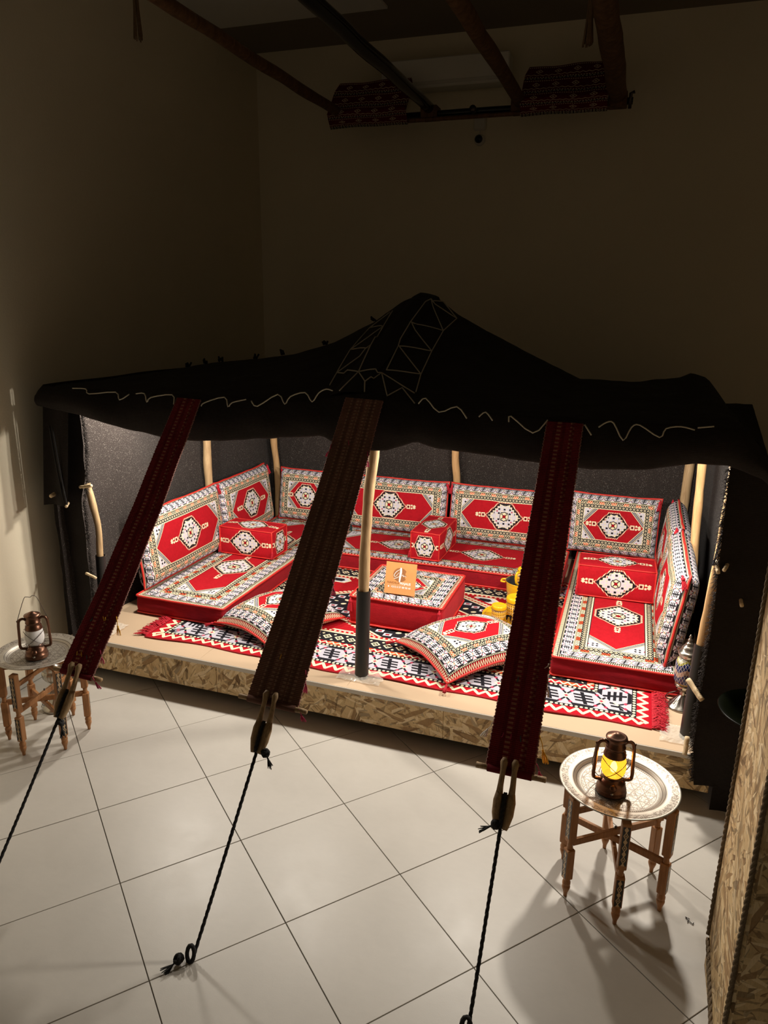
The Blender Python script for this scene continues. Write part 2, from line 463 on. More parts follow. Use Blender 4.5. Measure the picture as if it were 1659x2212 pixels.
def wood(name, a, b, sc=1.0, rough=.65):
    m = Mat(name, rough, 0, .3); v = m.coord('Object', (14*sc, 14*sc, 1.6*sc))
    n = m.noise(v, 2.2, 5, .65, .6); m.ramp(n, [(.25, a), (.5, tuple((p+q)/2 for p, q in zip(a, b))), (.75, b)])
    k = m.noise(m.coord('Object', (30*sc, 30*sc, 2*sc)), 3, 3); m.mult(k, .75, 1.2)
    m.bump(n, .35, .006); return m.done()
POLE = wood('debarked_pole_wood', (.28, .165, .075), (.62, .44, .24))
POLE2 = wood('orange_pole_wood', (.40, .22, .09), (.72, .46, .22))
PEG = wood('pale_peg_wood', (.55, .40, .22), (.80, .64, .42), 3)
HOOK = wood('brown_hook_wood', (.20, .12, .055), (.44, .30, .16), 3)
TABLEW = wood('table_wood', (.30, .135, .05), (.46, .22, .09), 2, .45)
BEAM = wood('dark_beam_wood', (.075, .035, .018), (.26, .13, .06), .6)
SLEEVE = plain('black_plastic_sleeve', (.011, .0105, .0105), .42, 0, .2, 20)
ROPEB = plain('black_rope', (.014, .013, .013), .9, 0, .3, 90, .5, 240)
CORD = plain('white_cord', (.50, .46, .36), .8, 0, .15, 40)
JUTE = plain('jute_rope', (.20, .145, .085), .9, 0, .35, 90, .6, 260)

def strap_mat(name, base, dash, lanes, lump):
    m = Mat(name, .95, 0, .05).base(base); x, y = m.uv('m'); hx, hy = m.uv('h')
    xn = x / hx
    m.mult(m.noise(m.coord('Object'), 12, 4), .6, 1.4)
    rib = tri(y / .009); m.mult(rib, .55, 1.25)
    for (c, wd, per, duty) in lanes:
        msk = (ab(xn - c) < wd) * (fr(y / per) < duty)
        m.over(msk * .55, dash)
    for c in (-.52, .0, .52): m.over((ab(xn - c) < .09) * .55, tuple(k*.45 for k in base))
    h = rib * .6 + tri(x / lump) * .4
    m.bump(h, .8, .008); return m.done()
STRAP_R = strap_mat('maroon_woven_strap', (.23, .026, .034), (.50, .27, .17), ((-.33, .07, .022, .45), (-.22, .05, .022, .45), (.42, .07, .022, .45), (.55, .05, .03, .4)), .012)
STRAP_B = strap_mat('brown_woven_strap', (.23, .115, .085), (.42, .27, .19), ((-.62, .06, .02, .5), (-.30, .06, .02, .5), (-.1, .05, .02, .5), (.25, .06, .02, .5), (.45, .06, .02, .5), (.66, .06, .02, .5)), .016)
STRAP_EDGE = plain('strap_selvedge', (.26, .12, .10), .95, 0, .4, 80)
Y_YARN = plain('yellow_yarn', (.80, .42, .03), .85, 0, .25, 60); W_YARN = plain('white_yarn', (.75, .68, .60), .85, 0, .15, 60)
P_YARN = plain('pink_yarn', (.42, .03, .09), .85, 0, .25, 60); G_YARN = plain('teal_yarn', (.02, .07, .075), .85, 0, .25, 60)

def metal(name, rgb, rough, var=.25, bump=.1, bs=80):
    m = Mat(name, rough, 1.0).base(rgb); v = m.coord('Object')
    m.mult(m.noise(v, 12, 4), 1-var, 1+var); m.bump(m.noise(v, bs, 3), bump, .002); return m.done()
COPPER = metal('aged_copper', (.17, .088, .058), .34, .45, .2)
SILVER = metal('antique_silver', (.52, .49, .43), .30, .3, .2)
WIRE = metal('dark_wire', (.10, .08, .07), .4)
def tray_mat():
    m = Mat('engraved_silver_tray', .46, .65).base((.40, .365, .31)); v = m.coord('Object'); x, y, z = m.sep(v)
    r = X.op('SQRT', x*x + y*y); a = X.op('ARCTAN2', y, x) / (2*math.pi)
    R0 = .215
    eng = bd(r, .172, .186) * (fr(a * 120) < .5)
    eng = mx(eng, ring(r, .168, .002)); eng = mx(eng, ring(r, .190, .002)); eng = mx(eng, ring(r, .204, .002))
    ins = r < .166
    for k in range(4):
        c, s_ = math.cos(k*math.pi/4), math.sin(k*math.pi/4)
        p = x*c + y*s_
        eng = mx(eng, ins * (ab(tri(p / .085) - .5) < .045))
    leaf = m.noise(m.coord('Object', (1, 1, 0)), 60, 2, .5, 1.5)
    eng = mx(eng, ins * ring(leaf, .5, .04)); eng = mx(eng, bd(r, .228, .262) * ring(m.noise(m.coord('Object', (1, 1, 0)), 46, 2, .5, 2.0), .5, .05))
    m.over(eng * .88, (.13, .105, .085)); m.bump(inv(eng), .5, .002)
    m.mult(m.noise(v, 25, 3), .88, 1.1); return m.done()
TRAY = tray_mat()
BULB_ON = None
def emis(name, rgb, st):
    m = Mat(name, .3); m.base(rgb); m.b.inputs['Emission Color'].default_value = (*rgb, 1); m.b.inputs['Emission Strength'].default_value = st; return m.done()
FLAME = Mat('lit_amber_globe', .3).base((1.0, .5, .05))
_e = FLAME.node('ShaderNodeEmission'); _e.inputs[0].default_value = (1.0, .42, .025, 1); _e.inputs[1].default_value = 2.0
_t = FLAME.node('ShaderNodeBsdfTransparent'); _t.inputs[0].default_value = (1.0, .72, .30, 1); _x = FLAME.node('ShaderNodeMixShader'); _x.inputs[0].default_value = .78
FLAME.link(_t.outputs[0], _x.inputs[1]); FLAME.link(_e.outputs[0], _x.inputs[2]); FLAME.link(_x.outputs[0], FLAME.nt.nodes['Material Output'].inputs[0]); FLAME = FLAME.m; CORE = emis('flame_core', (1.0, .78, .40), 18)
FROST = plain('frosted_white_globe', (.80, .79, .78), .35, 0, .03)
def glass(name, rgb, rough=.03):
    m = Mat(name, rough); m.base(rgb); m.b.inputs['Transmission Weight'].default_value = 1.0; m.b.inputs['IOR'].default_value = 1.45; return m.done()
GLASS = glass('clear_glass', (.96, .95, .9)); PLASTIC = Mat('clear_film', .12).base((.9, .85, .75)); PLASTIC.b.inputs['Alpha'].default_value = .38; PLASTIC = PLASTIC.done()
def yellow_mat():
    m = Mat('yellow_enamel', .22).base((.86, .50, .012)); v = m.coord('Object'); x, y, z = m.sep(v)
    a = X.op('ARCTAN2', y, x) / (2*math.pi); k = m.noise(v, 20, 2); m.mult(k, .92, 1.08); return m.done()
YEL = yellow_mat()
def yellow_dash():
    m = Mat('yellow_enamel_printed', .22).base((.80, .45, .05)); v = m.coord('Object'); x, y, z = m.sep(v)
    a = X.op('ARCTAN2', y, x) / (2*math.pi)
    m.over((fr(a*26) < .34) * (fr(z / .021 + .2) < .62), (.10, .04, .02)); m.over((fr(a*26+.5) < .3) * (fr(z / .042) < .3), CREAM)
    return m.done()
YELP = yellow_dash(); DARKP = plain('dark_pan_inside', (.045, .045, .05), .35)
def mosaic_mat():
    m = Mat('mosaic_glass', .25).base((.70, .66, .52)); v = m.coord('Object'); x, y, z = m.sep(v)
    a = X.op('ARCTAN2', y, x) / (2*math.pi) * 22.0; zz = z / .0165
    p = a + zz * .5; q = a - zz * .5
    ed = mn(ab(fr(p) - .5), ab(fr(q) - .5))
    cell = m.node('ShaderNodeTexWhiteNoise', noise_dimensions='2D'); cb = m.node('ShaderNodeCombineXYZ'); m.link(fl(p), cb.inputs[0]); m.link(fl(q), cb.inputs[1]); m.link(cb.outputs[0], cell.inputs['Vector'])
    h = z + tri(a / 5.5) * .030
    m.over(h < .225, (.008, .018, .11)); m.over(bd(h, .218, .246), (.46, .28, .21)); m.over(bd(h, .246, .285), (.008, .018, .11)); m.over(bd(h, .285, .298), (.30, .27, .03)); m.over(h > .298, (.50, .48, .36))
    m.over(ring(z, .150, .005), (.50, .36, .04))
    m.mult(X(cell.outputs[0]), .6, 1.4)
    m.over(ring(fr(p), .0, .05), (.70, .67, .60)); m.over(ring(fr(q), .0, .05), (.70, .67, .60)); m.over(ring(fr(p), 1.0, .05), (.70, .67, .60)); m.over(ring(fr(q), 1.0, .05), (.70, .67, .60))
    return m.done()
MOSAIC = mosaic_mat()
def inlay_mat():
    m = Mat('black_and_bone_inlay', .35).base((.030, .024, .02)); x, y = m.uv('m')
    v = fr(y / .062) - .5; u = x / .028
    r = ab(v) * 1.15 + ab(u)
    m.over(bd(r, .25, .40), (.56, .40, .23)); m.over(r < .12, (.56, .40, .23))
    m.over((ab(ab(v) - .5) * .9 + ab(ab(u) - .0) < .20), (.56, .40, .23)); m.over(ab(ab(ab(v)-.28) - ab(u)*.8) < .045, (.56, .40, .23))
    m.over(ab(u) > .46, (.03, .024, .02)); return m.done()
INLAY = inlay_mat()
SIGN = Mat('orange_card', .55).base((.72, .33, .11)); SIGN.mult(SIGN.noise(SIGN.coord('Object'), 30, 3), .93, 1.07); SIGN = SIGN.done()
PRINT_W = plain('white_print', (.92, .90, .86), .5, 0, .01); PRINT_B = plain('brown_print', (.36, .15, .055), .5, 0, .02)
WPLASTIC = plain('white_plastic', (.70, .68, .63), .4, 0, .03); BLACKP = plain('black_gloss_plastic', (.01, .01, .012), .15, 0, .05)
def hanging_rug_mat():
    m = Mat('dark_red_kilim', .95, 0, .05).base((.13, .014, .02)); x, y = m.uv('m')
    v = fr(y / .20)
    m.over(bd(v, .0, .12), BLK); m.over(ring(v, .06, .018) * (fr(x/.03) < .6), CREAM)
    m.over(ring(v, .16 + .0, .025) * (fr(x/.022) < .5), CREAM); m.over(ring(v - tri(x/.05)*.08, .30, .02), CREAM)
    q = ab(fr(x / .16) - .5); r = q * .8 + ab(v - .62); m.over(bd(r, .12, .16), CREAM); m.over(r < .05, CREAM); m.over(bd(v, .88, .93) * (fr(x/.018) < .5), CREAM)
    m.mult(m.noise(m.coord('Object'), 60, 2), .7, 1.2); return m.done()
HRUG = hanging_rug_mat()

# ------------------------------------------------------------------ room shell
XL, YB, ZC = -3.95, 7.36, 5.08
def clip(poly, ax, lim, keep_less):
    out = []
    for i in range(len(poly)):
        a, b = poly[i-1], poly[i]
        ia = (a[ax] <= lim) == keep_less; ib = (b[ax] <= lim) == keep_less
        if ia != ib:
            t = (lim-a[ax])/(b[ax]-a[ax]); out.append((a[0]+(b[0]-a[0])*t, a[1]+(b[1]-a[1])*t))
        if ib: out.append(b)
    return out
floor = MB().box(XL, 3.2, -1.6, YB, -.12, -.006).build('floor', GROUT); tag(floor, kind='structure')
TA = math.radians(40.85); ti = Vector((math.cos(TA), -math.sin(TA))); tj = Vector((math.sin(TA), math.cos(TA))); T0 = Vector((-3.458, 3.485)); TS = .6; G = .0022
full_me = None
for i in range(-9, 14):
    for j in range(-10, 14):
        o = T0 + ti*(i*TS) + tj*(j*TS)
        p = [o + ti*a + tj*b for a, b in ((G, G), (TS-G, G), (TS-G, TS-G), (G, TS-G))]; p = [(q.x, q.y) for q in p]
        c = clip(clip(clip(clip(p, 0, XL+.012, False), 0, 3.1, True), 1, -1.5, False), 1, 7.3, True)
        if len(c) < 3: continue
        ctr = o + ti*TS/2 + tj*TS/2
        if ctr.y > 4.7 and ctr.x < .3: continue
        k = len(c); is_full = (k == 4 and all((Vector(a)-Vector(b)).length < 1e-6 for a, b in zip(sorted(c), sorted(p))))
        dz = U(-.0008, .0008)
        if is_full and full_me:
            obj('tile', full_me, TILE, floor, (ctr.x, ctr.y, dz))
            continue
        loc = [(q[0]-ctr.x, q[1]-ctr.y) for q in c]
        vs = [(a, b, -.006) for a, b in loc] + [(a, b, -.001) for a, b in loc] + [(a*.9965, b*.9965, 0) for a, b in loc]
        fs = [tuple(range(2*k, 3*k))]
        for q in range(k):
            fs += [(q, (q+1) % k, k+(q+1) % k, k+q), (k+q, k+(q+1) % k, 2*k+(q+1) % k, 2*k+q)]
        m = MB().add(vs, fs).mesh('tile')
        if is_full: full_me = m
        obj('tile', m, TILE, floor, (ctr.x, ctr.y, dz))
tag(MB().box(XL-.2, XL, -1.6, YB+.2, -.12, ZC+.3).build('wall_left', WALL), kind='structure')
tag(MB().box(XL-.2, 3.4, YB, YB+.2, -.12, ZC+.3).build('wall_back', WALL), kind='structure')
tag(MB().box(3.2, 3.4, -1.6, YB+.2, -.12, ZC+.3).build('wall_right', WALL), kind='structure')
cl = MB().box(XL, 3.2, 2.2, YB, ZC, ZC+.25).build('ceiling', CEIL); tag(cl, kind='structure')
MB().box(-3.94, -2.30, 4.2, 6.6, ZC-.02, ZC-.001).build('ceiling_panel', CPANEL, cl)
MB().box(-1.62, -.2, 4.2, 5.35, ZC-.02, ZC-.001).build('ceiling_panel', CPANEL, cl)
b = MB().bbox(XL, XL+.011, -1.6, 3.88, 0.001, .075, .003).build('baseboard_left', SKIRT); tag(b, kind='structure')

# OSB partition at the right
pt = thing('osb_partition', 'tall raw OSB partition end edged with jute rope beside the right tray table', 'partition', (.516, 2.262, 0))
MB().box(0, .02, .0, .515, .002, 2.35).build('end_panel', OSBX, pt)
MB().box(.02, 1.6, .0, .02, .002, 2.35).build('side_panel', OSB, pt)
MB().box(.02, 1.6, .495, .515, .002, 2.35).build('side_panel', OSB, pt)
def rope(pts, r, mat, name, parent, tw=.9, n=6):
    m = MB(); P = pts
    for k in range(3):
        out = []
        for i, p in enumerate(P):
            p = Vector(p); t = Vector(P[min(i+1, len(P)-1)]) - Vector(P[max(i-1, 0)]); t.normalize()
            a = t.orthogonal().normalized(); bb = t.cross(a); an = tw*i + k*2.094
            out.append(p + (a*math.cos(an)+bb*math.sin(an))*r*.5)
        m.tube(out, r*.62, 5)
    return m.build(name, mat, parent)
def line(a, b, step): 
    a, b = Vector(a), Vector(b); n = max(2, int((b-a).length/step)); return [a.lerp(b, i/n) for i in range(n+1)]
rope(line((-.004, .518, .16), (-.004, .518, 2.35), .012), .009, JUTE, 'jute_rope', pt)
rope(line((-.006, .50, .155), (-.006, .02, .008), .012), .009, JUTE, 'jute_rope', pt)
rope(line((-.004, -.006, .01), (-.004, -.006, 2.35), .012), .009, JUTE, 'jute_rope', pt)

# ------------------------------------------------------------------ platform
ZP = .31; YF = 3.90
pf = thing('stage_platform', 'low tan boarded platform with rough OSB front under the black tent', 'platform', (-1.55, 3.9, 0))
PX0, PX1 = -3.76, .60
def wbox(name, mat, parent, x0, x1, y0, y1, z0, z1, b=.002):
    q = parent.location if parent else Vector((0, 0, 0))
    return MB().bbox(x0-q.x, x1-q.x, y0-q.y, y1-q.y, z0-q.z, z1-q.z, b).build(name, mat, parent)
ed = [PX0, -2.54, -.93, PX1]
for a, b in zip(ed, ed[1:]): wbox('osb_panel', OSB, pf, a+.001, b-.001, YF, YF+.018, .082, .280)
for k in range(4):
    a = PX0 + (PX1-PX0)*k/4; b = PX0 + (PX1-PX0)*(k+1)/4
    wbox('top_board', BOARD, pf, a+.0008, b-.0008, YF-.002, 5.45, .292, .310, .001); wbox('top_board', BOARD, pf, a+.0008, b-.0008, 5.452, 7.0, .292, .310, .001)
wbox('edge_strip', STRIP, pf, PX0, PX1, YF-.008, YF+.03, .278, .3085, .002)
wbox('plinth', PLINTH, pf, PX0+.05, PX1-.05, 4.02, 6.95, .001, .29)
wbox('side_board', OSB, pf, PX0, PX0+.018, YF+.02, 7.0, .082, .29); wbox('side_board', OSB, pf, PX1-.018, PX1, YF+.02, 7.0, .082, .29)

# ------------------------------------------------------------------ tent
RXs = [-3.79,-3.75,-3.72,-3.4,-2.95,-2.6,-2.29,-1.95,-1.73,-1.60,-1.46,-1.30,-.916,-.65,-.407,0.0,.25,.33,.43,.52,.62,.95]
RZs = [2.02,2.10,2.13,2.195,2.244,2.30,2.392,2.56,2.712,2.76,2.74,2.62,2.433,2.31,2.20,2.195,2.235,2.275,2.24,2.13,2.0,1.55]
def zr(x): return interp(x, RXs, RZs)
def zf(x): return 2.125 + .06*math.exp(-((x+1.44)/.3)**2) - .12*min(max((x-.5)/.12, 0), 1) - max(x-.62, 0)*1.3 - max(-3.74-x, 0)*2.0
def roofz(x, y):
    if y <= 5.4:
        t = (y-3.85)/1.55; return zf(x) + (zr(x)-zf(x))*t
    return zr(x) + (1.9-zr(x))*(y-5.4)/1.65
tent = thing('bedouin_tent', 'black goat-hair tent with peaked roof and sagging front edge over the platform', 'tent', (-1.55, 3.9, 0))
tq = Vector((-1.55, 3.9, 0))
def tl(p): return (p[0]-tq.x, p[1]-tq.y, p[2]-tq.z)
NX = 150
def rf(u, v):
    x = -3.755 + u*(.95+3.755); y = 3.85 + v*3.2
    return tl((x, y, roofz(x, y) + .008*nz(x, y, 1, 5) + .004*nz(x, y, 3, 14)))
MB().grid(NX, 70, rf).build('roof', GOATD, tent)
# smooth band over the centre
def bandf(u, v):
    x = -1.665 + u*.19 + .02*math.sin(v*3); y = 3.86 + v*3.1
    return tl((x, y, roofz(x, y) + .012 + .01*math.sin(u*math.pi)))
MB().grid(8, 60, bandf).build('centre_band', plain('black_centre_band', (.012, .011, .012), .9, 0, .3, 10), tent)
HX = [-3.82,-3.75,-3.41,-3.1,-2.78,-2.55,-2.38,-2.05,-1.86,-1.7,-1.62,-1.45,-1.3,-1.135,-1.0,-.8,-.615,-.4,-.18,.1,.3,.446,.62,.95]
HZ = [1.98,2.0,1.963,1.90,1.858,1.855,1.87,1.905,1.925,1.947,1.905,1.880,1.89,1.958,1.925,1.915,1.897,1.885,1.879,1.905,1.949,1.955,1.90,1.45]
def hemz(x): return interp(x, HX, HZ)
def val(u, v):
    x = -3.755 + u*(.95+3.755); z0 = zf(x); z1 = hemz(x)
    puff = .055 + .03*nz(x, 0, 2, 2.3)
    if v < .06: t = v/.06; y, z = 3.91 - .06*t, z0 - .04 + .05*t
    elif v < .7:
        t = (v-.06)/.64; y = 3.85 - puff*math.sin(t*math.pi*.85); z = z0 + .01 + (z1-z0-.01)*t
    else:
        t = (v-.7)/.3; y = 3.85 - puff*math.sin(.85*math.pi) + .16*t; z = z1 - .012*math.sin(t*math.pi) + .05*t*t
    return tl((x, y + .012*nz(x, z, 5, 6), z + .006*nz(x, v, 8, 9)))
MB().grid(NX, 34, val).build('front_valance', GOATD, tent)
def cloth(fn, nu, nv, name, mat=GOAT): return MB().grid(nu, nv, lambda u, v: tl(fn(u, v))).build(name, mat, tent)
def lerp(a, b, t): return a + (b-a)*t
cloth(lambda u, v: (lerp(-3.73, .66, u), 7.03 + .02*nz(u*9, v*2, 1) + .012*math.sin(u*40), lerp(.05, 1.93, v)), 80, 16, 'back_curtain')
cloth(lambda u, v: (-3.73 + .05*nz(u*5, v*3, 4) + .05*(1-u)*v*0 + .02*math.sin(u*22+v*3), lerp(3.86, 7.05, u), lerp(.02, min(2.14, roofz(-3.7, lerp(3.86, 7.05, u))+.02), v)), 52, 30, 'side_curtain')
cloth(lambda u, v: (.655 + .03*nz(u*5, v*3, 9) + .02*math.sin(u*22+v*3), lerp(3.93, 7.05, u), lerp(.0, min(2.0, roofz(.66, lerp(3.93, 7.05, u))+.01), v)), 50, 30, 'side_curtain')
LE = ([.0, .2, .35, .59, .81, 1.12, 1.35, 1.49, 1.75, 1.95, 2.06], [-3.70, -3.69, -3.62, -3.56, -3.55, -3.55, -3.55, -3.51, -3.487, -3.495, -3.49])
RE = ([.0, .14, .145, .17, .30, .37, .49, .71, .94, 1.2, 1.51, 1.75, 1.95, 2.05], [.61, .61, .515, .51, .50, .483, .486, .485, .487, .488, .476, .470, .466, .46])
def lpan(u, v):
    z = lerp(.02, 2.12, v); e = interp(z, *LE); x = lerp(-3.79, e, u); z = min(z, zf(x)+.01)
    return (x + .006*nz(z, u, 2, 8), 3.91 + .02*math.sin(u*3) + .012*nz(x, z, 3, 7), z)
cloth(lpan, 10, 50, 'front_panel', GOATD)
def rpan(u, v):
    z = lerp(.145, 2.02, v); e = interp(z, *RE); x = lerp(e, 1.05, u); z = min(z, zf(x)+.01)
    return (x, 3.860 + .015*math.sin(u*9) + .010*nz(x, z, 6, 7), z)
cloth(rpan, 24, 50, 'front_panel', GOATD)
cloth(lambda u, v: (lerp(.612, 1.05, u), 3.865 + .012*math.sin(u*9), lerp(.004, .16, v)), 20, 4, 'panel_skirt', GOATD)
def flap(u, v):
    z = lerp(1.315, 2.09, v); x = lerp(lerp(-3.80, -3.72, v), lerp(-3.575, -3.50, v), u)
    return (x, 3.845 + .028*math.sin(u*5.5)*(1-v*.5) - .02*(1-v), z + .02*u*(1-v))
cloth(flap, 14, 16, 'corner_flap', GOATD)
# dark glossy tape lines on the flap
for dx in (0, .022):
    MB().tube([tl((lerp(-3.655, -3.60, t)+dx, 3.805-.006*math.sin(t*3), lerp(1.88, 1.34, t))) for t in [i/10 for i in range(11)]], .006, 5).build('flap_cord', ROPEB, tent)
# fuzzy edges
def fuzz(edge, y, sgn, n, zlo, zhi):
    m = MB()
    for _ in range(n):
        z = U(zlo, zhi); x = interp(z, *edge); L = U(.012, .038); p = Vector((x, y+U(-.01, .01), z))
        d = Vector((sgn*U(.2, 1), U(-.5, .3), U(-1, .4))).normalized(); q = p + d*L*.5 + Vector((U(-.006, .006), U(-.006, .006), U(-.006, .006))); r = p + d*L + Vector((0, 0, -.008))
        m.tube([tl(p), tl(q), tl(r)], [.0016, .0013, .0006], 3, cap=False)
    o = m.build('edge_fuzz', GOAT, tent); o['kind'] = 'stuff'
fuzz(LE, 3.93, 1, 1300, .35, 2.0); fuzz(RE, 3.862, -1, 1100, .17, 1.98)
# white zigzag cord along the front edge, lacing on the roof
STITCH = [[[-3.43, 2.136], [-3.325, 2.137], [-3.299, 2.108], [-3.098, 2.129], [-3.063, 2.084], [-2.994, 2.121]], [[-2.944, 2.126], [-2.883, 2.131], [-2.858, 2.08], [-2.833, 2.11], [-2.681, 2.134], [-2.665, 2.078]], [[-2.471, 2.077], [-2.449, 2.1], [-2.317, 2.139], [-2.288, 2.084], [-2.263, 2.11], [-2.172, 2.133]], [[-2.136, 2.127], [-2.094, 2.099], [-1.963, 2.174], [-1.919, 2.12], [-1.883, 2.165], [-1.789, 2.193], [-1.747, 2.143], [-1.706, 2.194], [-1.659, 2.219], [-1.619, 2.212]], [[-1.116, 2.167], [-1.076, 2.199], [-1.0, 2.129], [-0.903, 2.164], [-0.844, 2.105]], [[-0.781, 2.117], [-0.746, 2.144], [-0.706, 2.103]], [[-0.62, 2.101], [-0.612, 2.131], [-0.491, 2.055], [-0.423, 2.124]], [[-0.237, 2.112], [-0.199, 2.063]], [[-0.169, 2.103], [-0.132, 2.13], [-0.098, 2.128], [-0.045, 2.049], [-0.012, 2.113], [0.026, 2.126], [0.123, 2.074], [0.148, 2.117], [0.215, 2.131], [0.279, 2.119]], [[0.29, 2.13], [0.362, 2.142]]]
LATTICE = [[[-1.415, 5.388, 2.702], [-1.476, 5.273, 2.697], [-1.499, 5.211, 2.677], [-1.493, 4.842, 2.542], [-1.468, 4.507, 2.42], [-1.431, 4.175, 2.296]], [[-1.47, 5.287, 2.701], [-1.415, 5.388, 2.702], [-1.287, 5.303, 2.586], [-1.305, 4.999, 2.507], [-1.279, 4.625, 2.39], [-1.239, 4.254, 2.274], [-1.193, 4.005, 2.197]], [[-1.493, 4.842, 2.542], [-1.305, 4.999, 2.507]], [[-1.468, 4.507, 2.42], [-1.279, 4.625, 2.39]], [[-1.431, 4.175, 2.296], [-1.239, 4.254, 2.274]], [[-1.473, 5.264, 2.693], [-1.305, 4.999, 2.507]], [[-1.473, 5.264, 2.693], [-1.287, 5.303, 2.586]], [[-1.478, 4.823, 2.534], [-1.279, 4.625, 2.39]], [[-1.456, 4.499, 2.416], [-1.239, 4.254, 2.274]], [[-1.445, 4.13, 2.283], [-1.195, 3.984, 2.191]], [[-1.74, 5.195, 2.632], [-1.697, 4.869, 2.528], [-1.647, 4.49, 2.402], [-1.577, 4.092, 2.265]], [[-1.767, 5.215, 2.621], [-1.868, 5.061, 2.511], [-1.834, 4.604, 2.381], [-1.759, 4.192, 2.265], [-1.729, 4.014, 2.208]], [[-1.868, 5.061, 2.511], [-1.697, 4.869, 2.528]], [[-1.834, 4.604, 2.381], [-1.647, 4.49, 2.402]], [[-1.759, 4.192, 2.265], [-1.577, 4.092, 2.265]], [[-1.697, 4.869, 2.528], [-1.834, 4.604, 2.381]], [[-1.647, 4.49, 2.402], [-1.759, 4.192, 2.265]], [[-1.577, 4.092, 2.265], [-1.605, 3.864, 2.174]], [[-1.577, 4.092, 2.265], [-1.489, 3.965, 2.225], [-1.459, 3.881, 2.196]], [[-1.577, 4.092, 2.265], [-1.516, 4.115, 2.278], [-1.445, 4.13, 2.283], [-1.486, 3.965, 2.225]], [[-1.445, 4.13, 2.283], [-1.319, 3.869, 2.181], [-1.277, 4.011, 2.215], [-1.155, 3.857, 2.151]]]
for l in STITCH:
    P = smooth_path([tl((p[0], 3.80 - .028*max(0, (2.13-p[1])/.1), p[1])) for p in l], 3)
    MB().tube(P, .0038, 5).build('stitch_cord', CORD, tent)
for l in LATTICE:
    P = []
    for a, b in zip(l, l[1:]):
        for k in range(6):
            t = k/6; q = [a[i]+(b[i]-a[i])*t for i in range(3)]; P.append(q)
    P.append(l[-1])
    P = [tl((q[0], q[1], max(q[2], roofz(q[0], max(q[1], 3.85))) + .010 + (.022 if -1.67 < q[0] < -1.47 else 0))) for q in P]
    MB().tube(P, .0040, 5).build('lacing_cord', CORD, tent)
# knots on the far roof ridge
for x in (-3.62, -3.45, -3.3, -2.97, -2.72, -2.36, -1.95):
    m = MB()
    for k in range(5):
        p = Vector((x+U(-.02, .02), 5.38, roofz(x, 5.4)+.004)); m.tube([tl(p), tl(p+Vector((U(-.03, .03), U(-.02, .02), U(.015, .04))))], .008, 5)
    m.build('roof_knot', GOATD, tent)
# wooden toggle pegs through the curtain edges
def peg(a, b, r=.011):
    P = line(a, b, .012); m = MB(); m.tube([tl(Vector(p)+Vector((U(-1, 1), 0, U(-1, 1)))*.0012) for p in P], [r*U(.9, 1.06) for _ in P], 8); m.build('toggle_peg', PEG, tent)
peg((-3.525, 3.88, 1.455), (-3.425, 3.88, 1.475)); peg((-3.545, 3.88, .828), (-3.455, 3.87, .808), .010); peg((-3.70, 3.83, 1.402), (-3.685, 3.78, 1.400), .014); peg((-3.60, 3.84, 1.345), (-3.575, 3.79, 1.335), .010)
peg((.415, 3.90, .755), (.490, 3.82, .685), .014); peg((.452, 3.88, .42), (.448, 3.85, .325), .013)
peg((.468, 3.90, 1.44), (.478, 3.83, 1.40), .011); peg((.525, 3.89, 1.44), (.500, 3.82, 1.42), .010); peg((.606, 3.89, 1.26), (.608, 3.83, 1.24), .010)
# drawn cord on the right edge
rope(line(tl((.50, 3.885, 1.80)), tl((.455, 3.88, 1.42)), .012), .006, plain('navy_cord', (.012, .016, .03), .9), 'edge_cord', tent)

# poles --------------------------------------------------------------
def pole(name, label, path, r, mat, sleeve=None, foot=None, group=None):
    base = Vector(path[0]); t = thing(name, label, 'pole', base, 0, group)
    P = smooth_path(path, 8); m = MB()
    m.tube([p - base + Vector((.006*nz(p.z, 1, 2, 4), .006*nz(p.z, 5, 2, 4), 0)) for p in P], [r*(1+.16*nz(p.z, 9, base.x, 5)+.07*nz(p.z, 2, base.x, 17)) for p in P], 12)
    m.build('wooden_post', mat, t)
    if sleeve:
        z1 = sleeve; pp = [p for p in P if p.z <= z1+.04] or P[:2]
        a = base; b = P[-1]; k = (z1-a.z)/(b.z-a.z); top = a.lerp(b, k) if len(path) < 3 else interp_path(P, z1)
        s = MB(); R_ = r*1.22+.004
        s.tube([Vector((0, 0, .002)), (top-base)*.5, top-base], R_, 20, cap=False); s.tube([Vector((0, 0, .002)), (top-base)*.5, top-base], R_-.003, 20, cap=False)
        s.build('plastic_sleeve', SLEEVE, t)
    if foot:
        s = MB(); fx, fy = foot
        def ff(u, v):
            x = (u-.5)*fx; y = (v-.5)*fy; e = max(abs(u-.5), abs(v-.5))*2
            return (x + .012*nz(u*5, v*5, base.x), y + .012*nz(v*5, u*5, 3), .004 + .016*(1-e**3) + .010*abs(nz(x, y, 7, 38)))
        s.grid(26, 20, ff, False); s.build('film_wrap', PLASTIC, t)
    return t
def interp_path(P, z):
    for a, b in zip(P, P[1:]):
        if a.z <= z <= b.z: return a.lerp(b, (z-a.z)/(b.z-a.z))
    return P[-1]
pole('tent_pole', 'crooked bare wood pole in a black sleeve at the middle of the platform edge', [(-1.534, 4.065, .312), (-1.524, 4.065, .9), (-1.518, 4.07, 1.2), (-1.50, 4.065, 1.5), (-1.465, 4.065, 1.84), (-1.46, 4.065, 2.15)], .034, POLE, .93, (.30, .17))
pole('tent_pole', 'bare wood pole in a black sleeve at the left front corner of the tent', [(-3.585, 4.06, .312), (-3.567, 4.06, .9), (-3.562, 4.06, 1.12), (-3.59, 4.06, 1.28), (-3.625, 4.06, 1.43)], .024, POLE, .90, (.24, .24))
